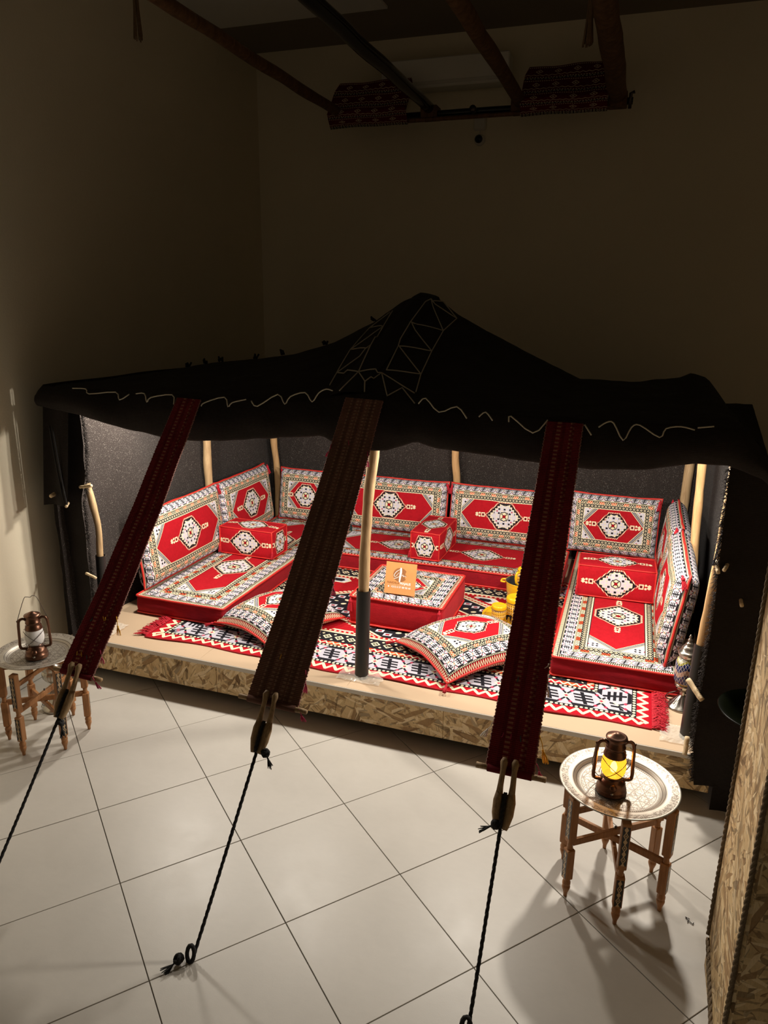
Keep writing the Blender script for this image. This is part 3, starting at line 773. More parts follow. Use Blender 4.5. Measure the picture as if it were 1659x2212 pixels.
pole('tent_pole', 'orange wood pole in a tall black sleeve at the right front corner of the tent', [(.470, 4.065, .312), (.482, 4.065, .9), (.505, 4.065, 1.4), (.515, 4.065, 1.9)], .031, POLE2, .90, (.30, .20))
pole('tent_pole', 'bare wood pole against the left curtain behind the leaning cushions', [(-3.66, 5.66, .312), (-3.655, 5.66, 1.0), (-3.66, 5.66, 1.3), (-3.65, 5.66, 1.6), (-3.655, 5.66, 2.05)], .036, POLE)
pole('tent_pole', 'slim bare wood pole in the back left corner of the tent', [(-3.62, 6.94, .312), (-3.615, 6.94, .9), (-3.65, 6.94, 1.3), (-3.66, 6.94, 1.9)], .034, POLE2)
pole('tent_pole', 'bare wood pole at the middle of the back curtain', [(-1.62, 6.96, .312), (-1.62, 6.96, .95), (-1.65, 6.96, 1.3), (-1.64, 6.96, 2.0)], .036, POLE2)
pole('tent_pole', 'weathered grey wood pole in the back right corner of the tent', [(.50, 6.94, .312), (.50, 6.94, .9), (.505, 6.94, 1.3), (.51, 6.94, 1.9)], .040, POLE, .86)
pole('tent_pole', 'yellow split wood pole at the right curtain beside the upright cushions', [(.546, 5.5, .312), (.50, 5.5, 1.1), (.482, 5.5, 1.62), (.48, 5.5, 2.05)], .030, POLE2, .52)
# tent lamps (bulb holders hung from the roof)
for i, (x, y, z, k) in enumerate(TENT_LAMPS):
    lt = thing('tent_lamp', ['small black lamp tucked under the roof at the left front corner', 'small black lamp under the roof left of the middle pole', 'small black lamp under the roof right of the middle pole', 'small black lamp tucked under the roof at the right front corner'][i], 'lamp', (x, y, z))
    MB().lathe([(.0, .10), (.022, .10), (.026, .06), (.040, .045), (.042, .04), (.030, .035)], 16, cap=False).build('housing', BLACKP, lt)
    MB().tube([(0, 0, .098), (0, 0, max(.12, roofz(x, y)-z-.01))], .004, 6).build('cable', BLACKP, lt)
    l = bpy.data.lights.new('tent_bulb', 'POINT'); l.energy = LAMP_W*k; l.color = LAMP_COL; l.shadow_soft_size = .06
    lo = bpy.data.objects.new('tent_bulb', l); C.objects.link(lo); lo.parent = lt; lo.location = (0, 0, -.01)

# ------------------------------------------------------------------ textiles
def tassel_mesh(L=.075, r=.011, seed=1):
    m = MB(); m.lathe([(0, 0), (.004, -.001), (.004, -.010), (.009, -.014), (.010, -.022), (.007, -.026)], 10, cap=False)
    rnd = random.Random(seed)
    for k in range(16):
        a = 2*math.pi*k/16; rr = r*rnd.uniform(.7, 1.25)
        m.tube([(.005*math.cos(a), .005*math.sin(a), -.024), (rr*.8*math.cos(a), rr*.8*math.sin(a), -.024-(L-.024)*.5), (rr*math.cos(a), rr*math.sin(a), -L*rnd.uniform(.88, 1.05))], .0022, 4, cap=False)
    return m.mesh('tassel')
TME = tassel_mesh(); TME.materials.append(TASSEL)
def tassel(parent, loc, s=1.0, rot=None, me=None):
    o = obj('tassel', me or TME, None, parent, loc, rot or (U(-.15, .15), U(-.15, .15), U(0, 6))); o.scale = (s, s, s); return o

def prof(c, H, r):
    L = H - r + math.pi/2*r; s = abs(c)*L; fl_ = H - r
    if s < fl_: return math.copysign(s, c), 1.0
    th = (s-fl_)/r; return math.copysign(fl_ + r*math.sin(th), c), max(0.0, math.cos(th))
def dense(u):      # more rows towards the rim
    c = 2*u-1; return math.copysign(abs(c)**.75, c)
def cushion(label, loc, rz, w, h, t, lean, mat, group='leaning back cushions', tassels=(0, 1), roll=0, seed=0):
    c = thing('back_cushion', label, 'cushion', loc, rz, group)
    M = RX(-lean) @ RY(roll) @ T(0, 0, h/2+.008)
    r = t*.5; Lx = w/2 - r + math.pi/2*r; Ly = h/2 - r + math.pi/2*r
    def face(sg):
        def fn(u, v):
            a, b = dense(u), dense(v); x, fx = prof(a, w/2, r); y, fy = prof(b, h/2, r)
            n = r*(fx**.8)*(fy**.8)*(1 + .25*(1-a*a)*(1-b*b)) + .006*nz(x+seed, y, 1, 5)*fx*fy
            pin = .012*(abs(a)*abs(b))**6
            x += math.copysign(pin, x) - math.copysign(.010*(1-b*b)*(abs(a)**8)*0, x)
            return tuple(M @ Vector((x, -sg*n, y + math.copysign(pin, y) + .004*nz(x+seed, y, 4, 4))))
        return fn
    uvf = lambda u, v: (dense(u)*Lx, dense(v)*Ly)
    MB().grid(40, 30, face(1), True, uvf).build('front_cover', mat, c, half=(Lx, Ly))
    MB().grid(40, 30, face(-1), True, uvf, flip=True).build('back_cover', mat, c, half=(Lx, Ly))
    P = []
    for (x0, y0, x1, y1) in ((-1, -1, 1, -1), (1, -1, 1, 1), (1, 1, -1, 1), (-1, 1, -1, -1)):
        n = 22
        for k in range(n):
            a = x0+(x1-x0)*k/n; b = y0+(y1-y0)*k/n; pin = .012*(abs(a)*abs(b))**6
            x = a*(w/2+.003+pin); y = b*(h/2+.003+pin)
            P.append(M @ Vector((x, .004*nz(x+seed, y, 3, 9), y + .005*nz(x+seed, y, 6, 8))))
    MB().tube(P, .0085, 6, closed=True).build('piping', PIPE, c)
    for k in tassels:
        sx = (-1, 1, -1, 1)[k]; sy = (1, 1, -1, -1)[k]
        tassel(c, M @ Vector((sx*(w/2-.004), -t*.32, sy*(h/2+.006))), 1.35, (-.25, sx*.2, U(0, 6)))
    return c
ZS = .476   # seat top
# left side, facing +X
cushion('long patterned cushion nearest the front, leaning on the left curtain', (-3.545, 5.085, ZS), math.radians(90), 1.15, .58, .145, .12, K_CUSH, roll=-.0, seed=1)
cushion('patterned cushion leaning on the left curtain deep in the left corner', (-3.545, 6.155, ZS), math.radians(90), .95, .58, .145, .12, K_CUSH, seed=2)
# back row, facing -Y
cushion('smaller patterned cushion at the left end of the back row', (-3.165, 6.735, ZS), 0, .65, .52, .14, .17, K_CUSHS, seed=3)
cushion('long patterned cushion in the back row behind the middle pole', (-2.245, 6.735, ZS), 0, 1.14, .52, .14, .17, K_CUSH, seed=4, tassels=(1,))
cushion('long patterned cushion in the back row right of the small box bolster', (-1.085, 6.735, ZS), 0, 1.08, .52, .14, .17, K_CUSH, seed=5, tassels=(0,))
cushion('smaller patterned cushion at the right end of the back row', (-.09, 6.76, ZS+.01), math.radians(-1), .77, .53, .14, .17, K_CUSHS, seed=6, tassels=(1,))
# right side, facing -X
cushion('upright patterned cushion seen edge-on, nearest the front on the right bench', (.345, 5.145, ZS), math.radians(-90), 1.03, .60, .15, .13, K_CUSH, seed=7, tassels=(0, 1))
cushion('upright patterned cushion seen edge-on, farther back on the right bench', (.37, 6.165, ZS), math.radians(-90), .90, .60, .15, .10, K_CUSH, seed=8, tassels=(0, 1))

def rrect(w, l, r=.03, n=5, side=14):
    """closed loop of a rounded rectangle, ccw"""
    P = []; hx, hy = w/2, l/2
    cs = [(hx-r, -hy+r, -90), (hx-r, hy-r, 0), (-hx+r, hy-r, 90), (-hx+r, -hy+r, 180)]
    for k, (cx_, cy_, a0) in enumerate(cs):
        for i in range(n+1):
            a = math.radians(a0 + 90*i/n); P.append((cx_+r*math.cos(a), cy_+r*math.sin(a)))
        nx = cs[(k+1) % 4]; a = math.radians(nx[2]); q = (nx[0]+r*math.cos(a), nx[1]+r*math.sin(a)); p = P[-1]
        for i in range(1, side): P.append((p[0]+(q[0]-p[0])*i/side, p[1]+(q[1]-p[1])*i/side))
    return P
def mattress(name, label, cat, loc, rz, L, Wd, H, mat, group=None, bulge=.012, seed=0, tass=(), side_mat=None, wob=.006):
    c = thing(name, label, cat, loc, rz, group); hx, hy = L/2, Wd/2
    def top(u, v):
        a, b = 2*u-1, 2*v-1; x, y = a*hx, b*hy; e = (1-abs(a)**6)*(1-abs(b)**6)
        return (x, y, H - .004 + bulge*e + .004*nz(x+seed, y, 1, 4)*min(1, e*3) + wob*.6*nz(x+seed, y, 2, 3))
    MB().grid(48, 24, top, True, lambda u, v: ((2*u-1)*hx, (2*v-1)*hy)).build('top_panel', mat, c, half=(hx, hy))
    lp = rrect(L, Wd, .02); n = len(lp); rows = 6; vs = []; fs = []
    for j in range(rows+1):
        t = j/rows
        for (x, y) in lp:
            k = 1 + .010*math.sin(t*math.pi)/max(hx, hy)*1.0 + .008*nz(x*3+seed, y*3, t*2)*math.sin(t*math.pi)
            vs.append((x*k, y*k, .006 + t*(H-.010) + wob*.6*nz(x+seed, y, 2, 3)*t))
    for j in range(rows):
        for i in range(n): fs.append((j*n+i, j*n+(i+1) % n, (j+1)*n+(i+1) % n, (j+1)*n+i))
    fs.append(tuple(range(n-1, -1, -1)))
    MB().add(vs, fs, True).build('side_band', side_mat or V_SHADE, c)
    for zz, nm in ((H-.002, 'piping'), (.010, 'piping')):
        MB().tube([(x*(1+.004/hx), y*(1+.004/hy), zz + wob*.6*nz(x+seed, y, 2, 3)*(zz > .05) + .003*nz(x+seed, y, 8, 9)) for x, y in lp], .0080, 6, closed=True).build(nm, PIPE, c)
    for (sx, sy) in tass: tassel(c, (sx*(hx-.012), sy*(hy+.022), H-.006), 1.45)
    return c
S_GRP = 'floor seat mattresses'
mattress('seat_mattress', 'long red-sided patterned seat mattress along the left curtain', 'mattress', (-3.165, 5.63, ZP+.010), math.radians(90), 2.46, .775, .142, K_SEAT, S_GRP, seed=1)
mattress('seat_mattress', 'long red-sided patterned seat mattress along the back curtain', 'mattress', (-1.615, 6.34, ZP+.010), 0, 2.30, .84, .142, K_BACK, S_GRP, seed=2)
mattress('seat_mattress', 'long red-sided patterned seat mattress along the right curtain', 'mattress', (.03, 5.74, ZP+.010), math.radians(90.5), 2.44, .80, .142, K_SEAT, S_GRP, seed=3)
mattress('ottoman', 'square red velvet ottoman with patterned top behind the middle pole', 'ottoman', (-1.55, 5.17, ZP+.014), 0, .72, .735, .225, K_OTT, None, .008, 4, ((1, -1), (-1, -1), (1, 1), (-1, 1)), V_RED)

def bolster(label, loc, rz, L, D, H, seed):
    c = thing('box_bolster', label, 'bolster', loc, rz, 'red box bolsters'); hx, hy, hz = L/2, D/2, H/2
    def panel(nm, mat, a, b, M_, half):
        def fn(u, v):
            p, q = 2*u-1, 2*v-1; e = (1-abs(p)**8)*(1-abs(q)**8)
            return tuple(M_ @ Vector((p*a, q*b, .010*e + .004*nz(p*a*7+seed, q*b*7, 3)*e)))
        MB().grid(20, 12, fn, True, lambda u, v: ((2*u-1)*half[0], (2*v-1)*half[1])).build(nm, mat, c, half=half)
    zc = hz+.004
    panel('cover_panel', K_BOL, hx, hz, T(0, -hy, zc) @ RX(math.pi/2), (hx, hz)); panel('cover_panel', K_BOL, hx, hz, T(0, hy, zc) @ RX(-math.pi/2), (hx, hz))
    panel('cover_panel', K_BOL, hx, hy, T(0, 0, zc+hz), (hx, hy)); panel('cover_panel', K_BOL, hx, hy, T(0, 0, zc-hz+.006) @ RX(math.pi), (hx, hy))
    panel('end_panel', K_BOLE, hy, hz, T(hx, 0, zc) @ RZ(math.pi/2) @ RX(math.pi/2), (hy, hz)); panel('end_panel', K_BOLE, hy, hz, T(-hx, 0, zc) @ RZ(-math.pi/2) @ RX(math.pi/2), (hy, hz))
    def pip(pts): MB().tube(pts, .0065, 6, closed=True).build('piping', PIPE, c)
    for sx in (-1, 1):
        pts = []
        for (y0, z0, y1, z1) in ((-1, -1, 1, -1), (1, -1, 1, 1), (1, 1, -1, 1), (-1, 1, -1, -1)):
            for k in range(8):
                a, b = y0+(y1-y0)*k/8, z0+(z1-z0)*k/8; pts.append((sx*(hx+.003), a*hy, zc+b*hz + .004*nz(a+seed, b, 2, 3)))
        pip(pts)
    for (sy, sz) in ((-1, -1), (-1, 1), (1, 1), (1, -1)):
        MB().tube([(hx*k/6, sy*(hy+.002), zc+sz*hz+.004*nz(k+seed, sy, sz)) for k in range(-6, 7)], .0055, 6).build('piping', PIPE, c)
    for sx in (-1, 1): tassel(c, (sx*(hx+.008), -hy-.006, zc-hz+.075), .95)
    return c
bolster('red box bolster with a medallion lying across the left mattress', (-3.195, 5.635, ZS+.002), math.radians(-1), .525, .28, .245, 1)
bolster('short red box bolster end-on near the middle of the back mattress', (-1.655, 6.27, ZS+.002), math.radians(-91.5), .56, .265, .245, 2)
bolster('red box bolster lying across the right mattress below the end cushion', (-.015, 5.80, ZS+.002), math.radians(2), .575, .30, .25, 3)

def pillow(label, loc, rz, w, h, t, tilt, seed):
    c = thing('floor_pillow', label, 'pillow', loc, rz, 'puffy floor pillows')
    M_ = T(0, 0, t*.50+.004) @ RX(tilt[0]) @ RY(tilt[1])
    def face(sg):
        def fn(u, v):
            a, b = 2*u-1, 2*v-1
            e = max(0, (1-abs(a)**3.2))**.55 * max(0, (1-abs(b)**3.2))**.55
            x = a*w/2*(1-.05*(1-b*b)*abs(a)**2*0 - .045*(1-abs(b)**3)*abs(a)); y = b*h/2*(1-.045*(1-abs(a)**3)*abs(b))
            n = t*.5*e + .007*nz(x+seed, y, sg, 9)*e
            zz = sg*n; droop = -.055*(abs(a*b)**1.5) - .018*max(abs(a), abs(b))**4
            zz = max(zz + droop, -t*.49 + .006*e) if sg < 0 else zz + droop
            return tuple(M_ @ Vector((x, y, zz)))
        return fn
    uvf = lambda u, v: ((2*u-1)*w*.54, (2*v-1)*h*.54)
    MB().grid(40, 34, face(1), True, uvf).build('front_cover', K_PIL, c, half=(w*.54, h*.54))
    MB().grid(40, 34, face(-1), True, uvf, flip=True).build('back_cover', K_PIL, c, half=(w*.54, h*.54))
    P = []; f1 = face(1)
    for (x0, y0, x1, y1) in ((0, 0, 1, 0), (1, 0, 1, 1), (1, 1, 0, 1), (0, 1, 0, 0)):
        for k in range(20): P.append(f1(x0+(x1-x0)*k/20, y0+(y1-y0)*k/20))
    MB().tube(P, .008, 6, closed=True).build('piping', PIPE, c)
    for (u, v) in ((0, 0), (1, 0), (0, 1), (1, 1)):
        p = f1(u, v); a = math.atan2(v-.5, u-.5); tassel(c, p, 1.0, (0, 1.25, a + math.pi))
    return c
pillow('puffy patterned pillow on the rug in front of the left mattress', (-2.40, 4.60, ZP+.012), math.radians(68), .74, .66, .20, (0, 0), 1)
pillow('puffy patterned pillow on the rug in front of the yellow tea set', (-.93, 4.62, ZP+.012), math.radians(47), .82, .68, .21, (0, 0), 2)

# rug ---------------------------------------------------------------
rug = thing('rug', 'large red, black and cream patterned rug spread over the platform boards', 'rug', (-1.475, 5.19, ZP))
RHX, RHY = 1.755, 1.115
def rgf(u, v):
    x = (2*u-1)*RHX; y = (2*v-1)*RHY; e = max(0, 1-v*14)
    y += .012*math.sin(x*4.1)*e + .010*math.sin(x*9+1)*e
    return (x, y, .005 + .006*e*(.5+.5*math.sin(x*7)) + .0015*nz(x, y, 1, 6))
MB().grid(140, 60, rgf, True, lambda u, v: ((2*u-1)*RHX, (2*v-1)*RHY)).build('pile', RUG, rug, half=(RHX, RHY))
P = [rgf(k/140, 0) for k in range(141)]; MB().tube([(p[0], p[1]-.003, p[2]-.001) for p in P], .0065, 6).build('edge_binding', plain('rug_binding', (.45, .010, .018), .9, 0, .3, 90, .5, 300), rug)
for sx in (-1, 1):
    m = MB()
    for k in range(420):
        y = -RHY + U(0, 2*RHY) if k > 260 else -RHY + U(0, .5); L = U(.05, .10); z = U(.003, .02)
        a = U(-.7, .7); p = Vector((sx*RHX, y, .008)); q = p + Vector((sx*L*.5, L*.4*a, z)); r = p + Vector((sx*L, L*a, U(.002, .012)))
        m.tube([p, q, r], [.0032, .003, .0022], 4, cap=False)
    o = m.build('fringe', TASSEL, rug); o['kind'] = 'stuff'

# sign ---------------------------------------------------------------
sg = thing('sign_card', 'square orange card with a white and brown logo on the ottoman', 'sign', (-1.558, 4.925, ZP+.014+.2395), math.radians(1))
SM = RX(math.radians(-14)) @ T(0, 0, .121)
MB().bbox(-.121, .121, -.002, .002, -.121, .121, .0006, SM).build('card', SIGN, sg)
MB().bbox(.03, .09, .0, .0015, -.05, .05, .0004, T(0, .038, -.066+.12) @ RX(math.radians(30)) @ T(0, 0, -.02)).build('easel_back', WPLASTIC, sg)
def flat(pts, name, mat, d=.0006):
    vs = [tuple(SM @ Vector((x, -.002-d, y))) for x, y in pts]; vs += [tuple(SM @ Vector((x, -.0019, y))) for x, y in pts]; n = len(pts)
    MB().add(vs, [tuple(range(n))] + [(i, n+i, n+(i+1) % n, (i+1) % n) for i in range(n)]).build(name, mat, sg)
cx0, cy0, rr = -.004, .028, .056
circ = [(cx0+rr*math.cos(a), cy0+rr*math.sin(a)*.95) for a in [math.radians(35+10*k) for k in range(30)]]
flat(circ + [(.030, .015), (.046, .024), (.034, .038)], 'logo_disc', PRINT_B)
def stroke(pts, w0, name):
    P = [p.to_2d() for p in smooth_path([(x, y, 0) for x, y in pts], 5)]; L = []; Rr = []
    for i, p in enumerate(P):
        t = (P[min(i+1, len(P)-1)]-P[max(i-1, 0)]).normalized(); nn = Vector((-t.y, t.x)); ww = w0*(.55+.45*math.sin(math.pi*min(1, .1+i/len(P))))
        L.append(p+nn*ww); Rr.append(p-nn*ww)
    for i in range(len(P)-1): pass
    vs = []; fs = []
    for a, b in zip(L, Rr): vs += [tuple(SM @ Vector((a.x, -.0032, a.y))), tuple(SM @ Vector((b.x, -.0032, b.y)))]
    for i in range(len(P)-1): fs.append((2*i, 2*i+1, 2*i+3, 2*i+2))
    MB().add(vs, fs).build(name, PRINT_W, sg)
stroke([(-.002, .083), (.000, .05), (-.004, .01), (-.006, -.028)], .0085, 'brush_stroke')
stroke([(-.008, .070), (-.035, .050), (-.052, .022), (-.040, .012), (-.015, .045)], .0022, 'script_stroke')
stroke([(-.052, -.005), (-.028, .004), (-.012, .016)], .0022, 'script_stroke')
stroke([(.008, .022), (.018, .030), (.022, .018), (.034, .024), (.044, .016)], .0020, 'script_stroke')
def text(body, size, x, y, mat, name, align='CENTER', bold=0):
    cu = bpy.data.curves.new('t', 'FONT'); cu.body = body; cu.size = size; cu.align_x = align; cu.offset = bold; cu.resolution_u = 3
    to = bpy.data.objects.new('t', cu); C.objects.link(to); bpy.context.view_layer.update()
    me = bpy.data.meshes.new_from_object(to.evaluated_get(bpy.context.evaluated_depsgraph_get())); bpy.data.objects.remove(to)
    for v in me.vertices: v.co = SM @ Vector((v.co.x + x, -.0030, v.co.y + y))
    me.materials.clear(); obj(name, me, mat, sg)
text('NAKHLA', .024, -.006, -.043, PRINT_B, 'lettering', 'RIGHT'); text('MAJALIS', .024, -.001, -.043, PRINT_W, 'lettering', 'LEFT', .0009)
text('+212 6 57 88 98 44', .0195, .008, -.073, PRINT_W, 'lettering', 'CENTER', .0006)
flat([(-.089+.006*math.cos(a*.6283), -.067+.006*math.sin(a*.6283)) for a in range(10)], 'phone_dot', PRINT_W)
for k in range(22): flat([(-.098+k*.0088, -.0535), (-.098+k*.0088+.006, -.0535), (-.098+k*.0088+.006, -.0515), (-.098+k*.0088, -.0515)], 'fine_print', CORD)

# ------------------------------------------------------------------ straps, hooks and ropes
def strap(label, top, anchor, wtop, wbot, tend, mat, hang):
    A = Vector(anchor); Tp = Vector(top); ax = (Tp-A).normalized(); c = thing('guy_strap', label, 'strap', A, 0, 'tent guy straps')
    nrm = ax.cross(Vector((1, 0, 0))).normalized()          # roughly towards the camera and up
    if nrm.y > 0: nrm = -nrm
    side = nrm.cross(ax).normalized()
    if side.x < 0: side = -side
    B = A.lerp(Tp, tend); L = (Tp-B).length
    def sagp(t): return B.lerp(Tp, t) - A + Vector((0, 0, -.03*math.sin(math.pi*t)))
    def fn(u, v):
        wd = wbot + (wtop-wbot)*v; k = 2*u-1
        e = .003*math.sin(v*L/.018*2)*(abs(k) > .9)
        return tuple(sagp(v) + side*(k*wd/2 + math.copysign(e, k)) + nrm*(.006 + .004*nz(k*2, v*9, top[0]) + .01*nz(v*5, 1, top[0])))
    def fnb(u, v): return tuple(Vector(fn(u, v)) - nrm*.007)
    hx = (wtop+wbot)/4; uvf = lambda u, v: ((2*u-1)*hx, v*L)
    m = MB(); m.grid(12, 220, fn, True, uvf); m.grid(12, 220, fnb, True, uvf, flip=True); m.build('woven_band', mat, c, half=(hx, L))
    for s in (0, 1):
        P = []
        for k in range(0, 221): 
            q = Vector(fn(s, k/220)) - nrm*.0035; P.append(q + side*(.0025 if k % 2 else -.0015))
        MB().tube(P, .0042, 5).build('selvedge', STRAP_EDGE, c)
    # rod in the hem
    bq = B - A + nrm*.002
    P = [bq + side*(x) + nrm*.004*nz(x*9, 2, top[0]) + ax*.012 for x in [(-wbot/2-.045) + (wbot+.10)*k/10 for k in range(11)]]
    MB().tube(P, [.0125*U(.88, 1.08) for _ in P], 8).build('wooden_rod', HOOK, c)
    MB().tube([bq + side*x + ax*.012 for x in (-wbot/2+.004, 0, wbot/2-.004)], .0175, 10).build('rod_hem', mat, c)
    # two pronged wooden hook
    hk = MB()
    fwd = nrm
    def pp(a, s, n_): return bq + ax*a + side*s + fwd*n_
    for s in (-1, 1):
        P = [pp(.062, s*.024, .034), pp(.045, s*.024, .038), pp(.012, s*.024, .030), pp(-.045, s*.026, .020), pp(-.085, s*.026, .016)]
        hk.tube(P, [.010, .0165, .0115, .0125, .015], 8)
    for s in (-1, 1):
        P = [pp(-.075, s*.026, .016), pp(-.11, s*.028, .014), pp(-.16, s*.026, .010), pp(-.205, s*.017, .004), pp(-.22, s*.015, .004)]
        hk.tube(P, [.015, .020, .020, .017, .013], 8)
    hk.tube([pp(-.08, 0, .008), pp(-.14, 0, .004), pp(-.20, 0, .002)], [.014, .016, .012], 8)
    hk.build('wooden_hook', HOOK, c)
    rope([pp(-.075 - .14*k/14, .0, .022 + .006*math.sin(k/14*3.1)) for k in range(15)], .0085, ROPEB, 'hook_lashing', c)
    # rope to the floor
    end = pp(-.21, 0, .004); fa = Vector((0, 0, .02))
    n = int((end-fa).length/.012); rope([end.lerp(fa, k/n) + Vector((0, 0, -.006*math.sin(math.pi*k/n))) for k in range(n+1)], .0078, ROPEB, 'guy_rope', c)
    # knots
    def knot(cen, r, tail, nm='knot', brush=18):
        m = MB()
        for k in range(4):
            a = Vector((R()-.5, R()-.5, R()-.5)).normalized(); b = a.orthogonal().normalized(); d = a.cross(b)
            m.tube([cen + (b*math.cos(t*.524)+d*math.sin(t*.524))*r*U(.8, 1.1) + a*r*.25*math.sin(t) for t in range(12)], .0085, 6, closed=True)
        for k in range(brush):
            d = (Vector(tail) + Vector((U(-.35, .35), U(-.35, .35), U(-.35, .35)))).normalized()
            m.tube([cen, cen + Vector(tail).normalized()*.03, cen + Vector(tail).normalized()*.03 + d*U(.03, .055)], [.006, .0045, .002], 4, cap=False)
        m.build(nm, ROPEB, c)
    knot(end + Vector(hang[0]), .015, hang[1])
    m = MB(); g = Vector((0, 0, 0))
    m.tube([Vector((-.008 + .034*math.cos(t*.5236)*.5, -.012 + .010*math.sin(t*.5236), .034 + .034*math.sin(t*.5236))) for t in range(12)], .0095, 6, closed=True)
    m.build('anchor_loop', ROPEB, c)
    knot(Vector((-.045, -.045, .026)), .016, (-.35, -.9, -.25), 'anchor_knot', 14)
    return c, fn, nrm, side
def yarn(c, p, mat, L=.07, lean=(0, 0, 0), name='yarn_tassel', n=8):
    m = MB(); p = Vector(p); d = (Vector((0, -.10, -1)) + Vector(lean)).normalized(); mid = p + d*L*.55
    m.tube([p, p.lerp(mid, .5)+Vector((.004, -.004, 0)), mid], .0022, 5)
    m.lathe([(0, .004), (.005, .001), (.005, -.006), (.002, -.008)], 8, T(*mid))
    for k in range(n):
        a = 2*math.pi*k/n; q = mid + d*L*.5 + Vector((math.cos(a)*.012, math.sin(a)*.006, 0)); m.tube([mid, mid.lerp(q, .5)+Vector((math.cos(a)*.004, 0, 0)), q], .0022, 4, cap=False)
    m.build(name, mat, c)
c1, f1, n1, s1 = strap('maroon woven guy strap with yellow yarn tassels, leftmost of three', (-2.583, 3.83, 2.11), (-2.665, 2.10, 0), .165, .205, .368, STRAP_R, ((.012, -.01, -.03), (.35, -.2, -1)))
c2, f2, n2, s2 = strap('wide brown woven guy strap in front of the middle pole', (-1.44, 3.83, 2.17), (-1.530, 2.07, 0), .215, .262, .384, STRAP_B, ((.045, -.0, -.0), (.5, -.1, -1)))
c3, f3, n3, s3 = strap('maroon woven guy strap crossing the yellow tea set, rightmost of three', (-.338, 3.83, 2.11), (-.363, 2.15, 0), .175, .20, .352, STRAP_R, ((-.02, -.005, .01), (-.8, -.1, -.5)))
def on(f, nn, u, v, k=.01): return Vector(f(u, v)) + nn*k
yarn(c1, on(f1, n1, .62, .20), Y_YARN, .06, (.2, 0, 0)); yarn(c1, on(f1, n1, .70, .20), Y_YARN, .05, (-.2, 0, 0)); yarn(c1, on(f1, n1, 1.0, .21), Y_YARN, .10, (.15, 0, 0))
yarn(c1, on(f1, n1, .30, .075), Y_YARN, .06, (-.25, 0, 0)); yarn(c1, on(f1, n1, .42, .075), Y_YARN, .06, (.1, 0, 0)); yarn(c1, on(f1, n1, .62, .07), G_YARN, .05); yarn(c1, on(f1, n1, .95, .095), P_YARN, .07, (.2, 0, 0)); yarn(c1, on(f1, n1, 1.03, .01), P_YARN, .07, (.8, 0, 0)); yarn(c1, on(f1, n1, .30, .19), G_YARN, .04, (-.6, 0, 0))
yarn(c2, on(f2, n2, .02, .83), P_YARN, .07, (-.3, 0, 0)); yarn(c2, on(f2, n2, .42, .85), P_YARN, .07); yarn(c2, on(f2, n2, .98, .82), P_YARN, .08); yarn(c2, on(f2, n2, .40, .15), Y_YARN, .10, (-.4, 0, 0)); yarn(c2, on(f2, n2, .97, .12), P_YARN, .11); yarn(c2, on(f2, n2, 1.05, .01), P_YARN, .06, (.5, 0, 0)); yarn(c2, on(f2, n2, .98, .40), P_YARN, .08, (.1, 0, 0)); yarn(c2, on(f2, n2, .96, .62), G_YARN, .10)
yarn(c3, on(f3, n3, .98, .30), W_YARN, .05, (-.6, 0, 0)); yarn(c3, on(f3, n3, .25, .10), P_YARN, .07, (-.5, 0, 0)); yarn(c3, on(f3, n3, .42, .10), P_YARN, .07, (-.3, 0, 0)); yarn(c3, on(f3, n3, .62, .10), G_YARN, .09); yarn(c3, on(f3, n3, -.02, .12), W_YARN, .08, (-.5, 0, 0)); yarn(c3, on(f3, n3, 1.02, .11), Y_YARN, .12, (.3, 0, 0)); yarn(c3, on(f3, n3, 1.03, .04), P_YARN, .07, (.4, 0, 0)); yarn(c3, on(f3, n3, .36, .25), G_YARN, .07, (-.3, 0, 0)); yarn(c3, on(f3, n3, 1.0, .27), W_YARN, .10)

# ------------------------------------------------------------------ tray tables
def leg_mesh():
    m = MB(); m.lathe([(.0, 0), (.009, .001), (.010, .02), (.017, .042), (.0195, .052), (.0185, .060), (.014, .064), (.0195, .070), (.0195, .080), (.015, .092), (.014, .105)], 14)
    m.bbox(-.0200, .0200, -.0200, .0200, .100, .265, .004); m.lathe([(.0135, .260), (.0145, .275), (.0125, .285), (.0145, .297), (.0135, .31)], 14)
    m.bbox(-.0200, .0200, -.0200, .0200, .305, .545, .004); return m.mesh('leg')
LEG = leg_mesh(); LEG.materials.append(TABLEW)
def inlay_mesh(z0, z1):
    w_ = .0155; m = MB(); m.grid(1, 1, lambda u, v: (.0207, (2*u-1)*w_, z0+(z1-z0)*v), False, lambda u, v: ((2*u-1)*w_, (z1-z0)*v)); return m.mesh('inlay')
INL = [inlay_mesh(.112, .253), inlay_mesh(.330, .530)]
for q in INL: q.materials.append(INLAY)
def tray_table(label, loc, rz, rad, group, tray_r, h=.57):
    c = thing('tray_stand', label, 'table', loc, rz, group); k = h/.57
    for i in range(6):
        a = math.radians(60*i); l = obj('leg', LEG, None, c, (rad*math.cos(a), rad*math.sin(a), .001), (0, 0, a)); l.scale = (1, 1, k)
        for q in INL: obj('inlay_panel', q, None, l)
    for i in range(3):
        a = math.radians(60*i); z = (.225, .262, .299)[i]
        MB().bbox(-rad+.012, rad-.012, -.009, .009, z-.017, z+.017, .002, RZ(a)).build('rail', TABLEW, c)
        z = .50; MB().bbox(-rad+.012, rad-.012, -.008, .008, z-.034*(i-1)-.014, z-.034*(i-1)+.014, .002, RZ(a)).build('rail', TABLEW, c)
    MB().lathe([(.006, .20), (.006, .325), (.0, .327)], 10).build('pivot_pin', WIRE, c)
    return c
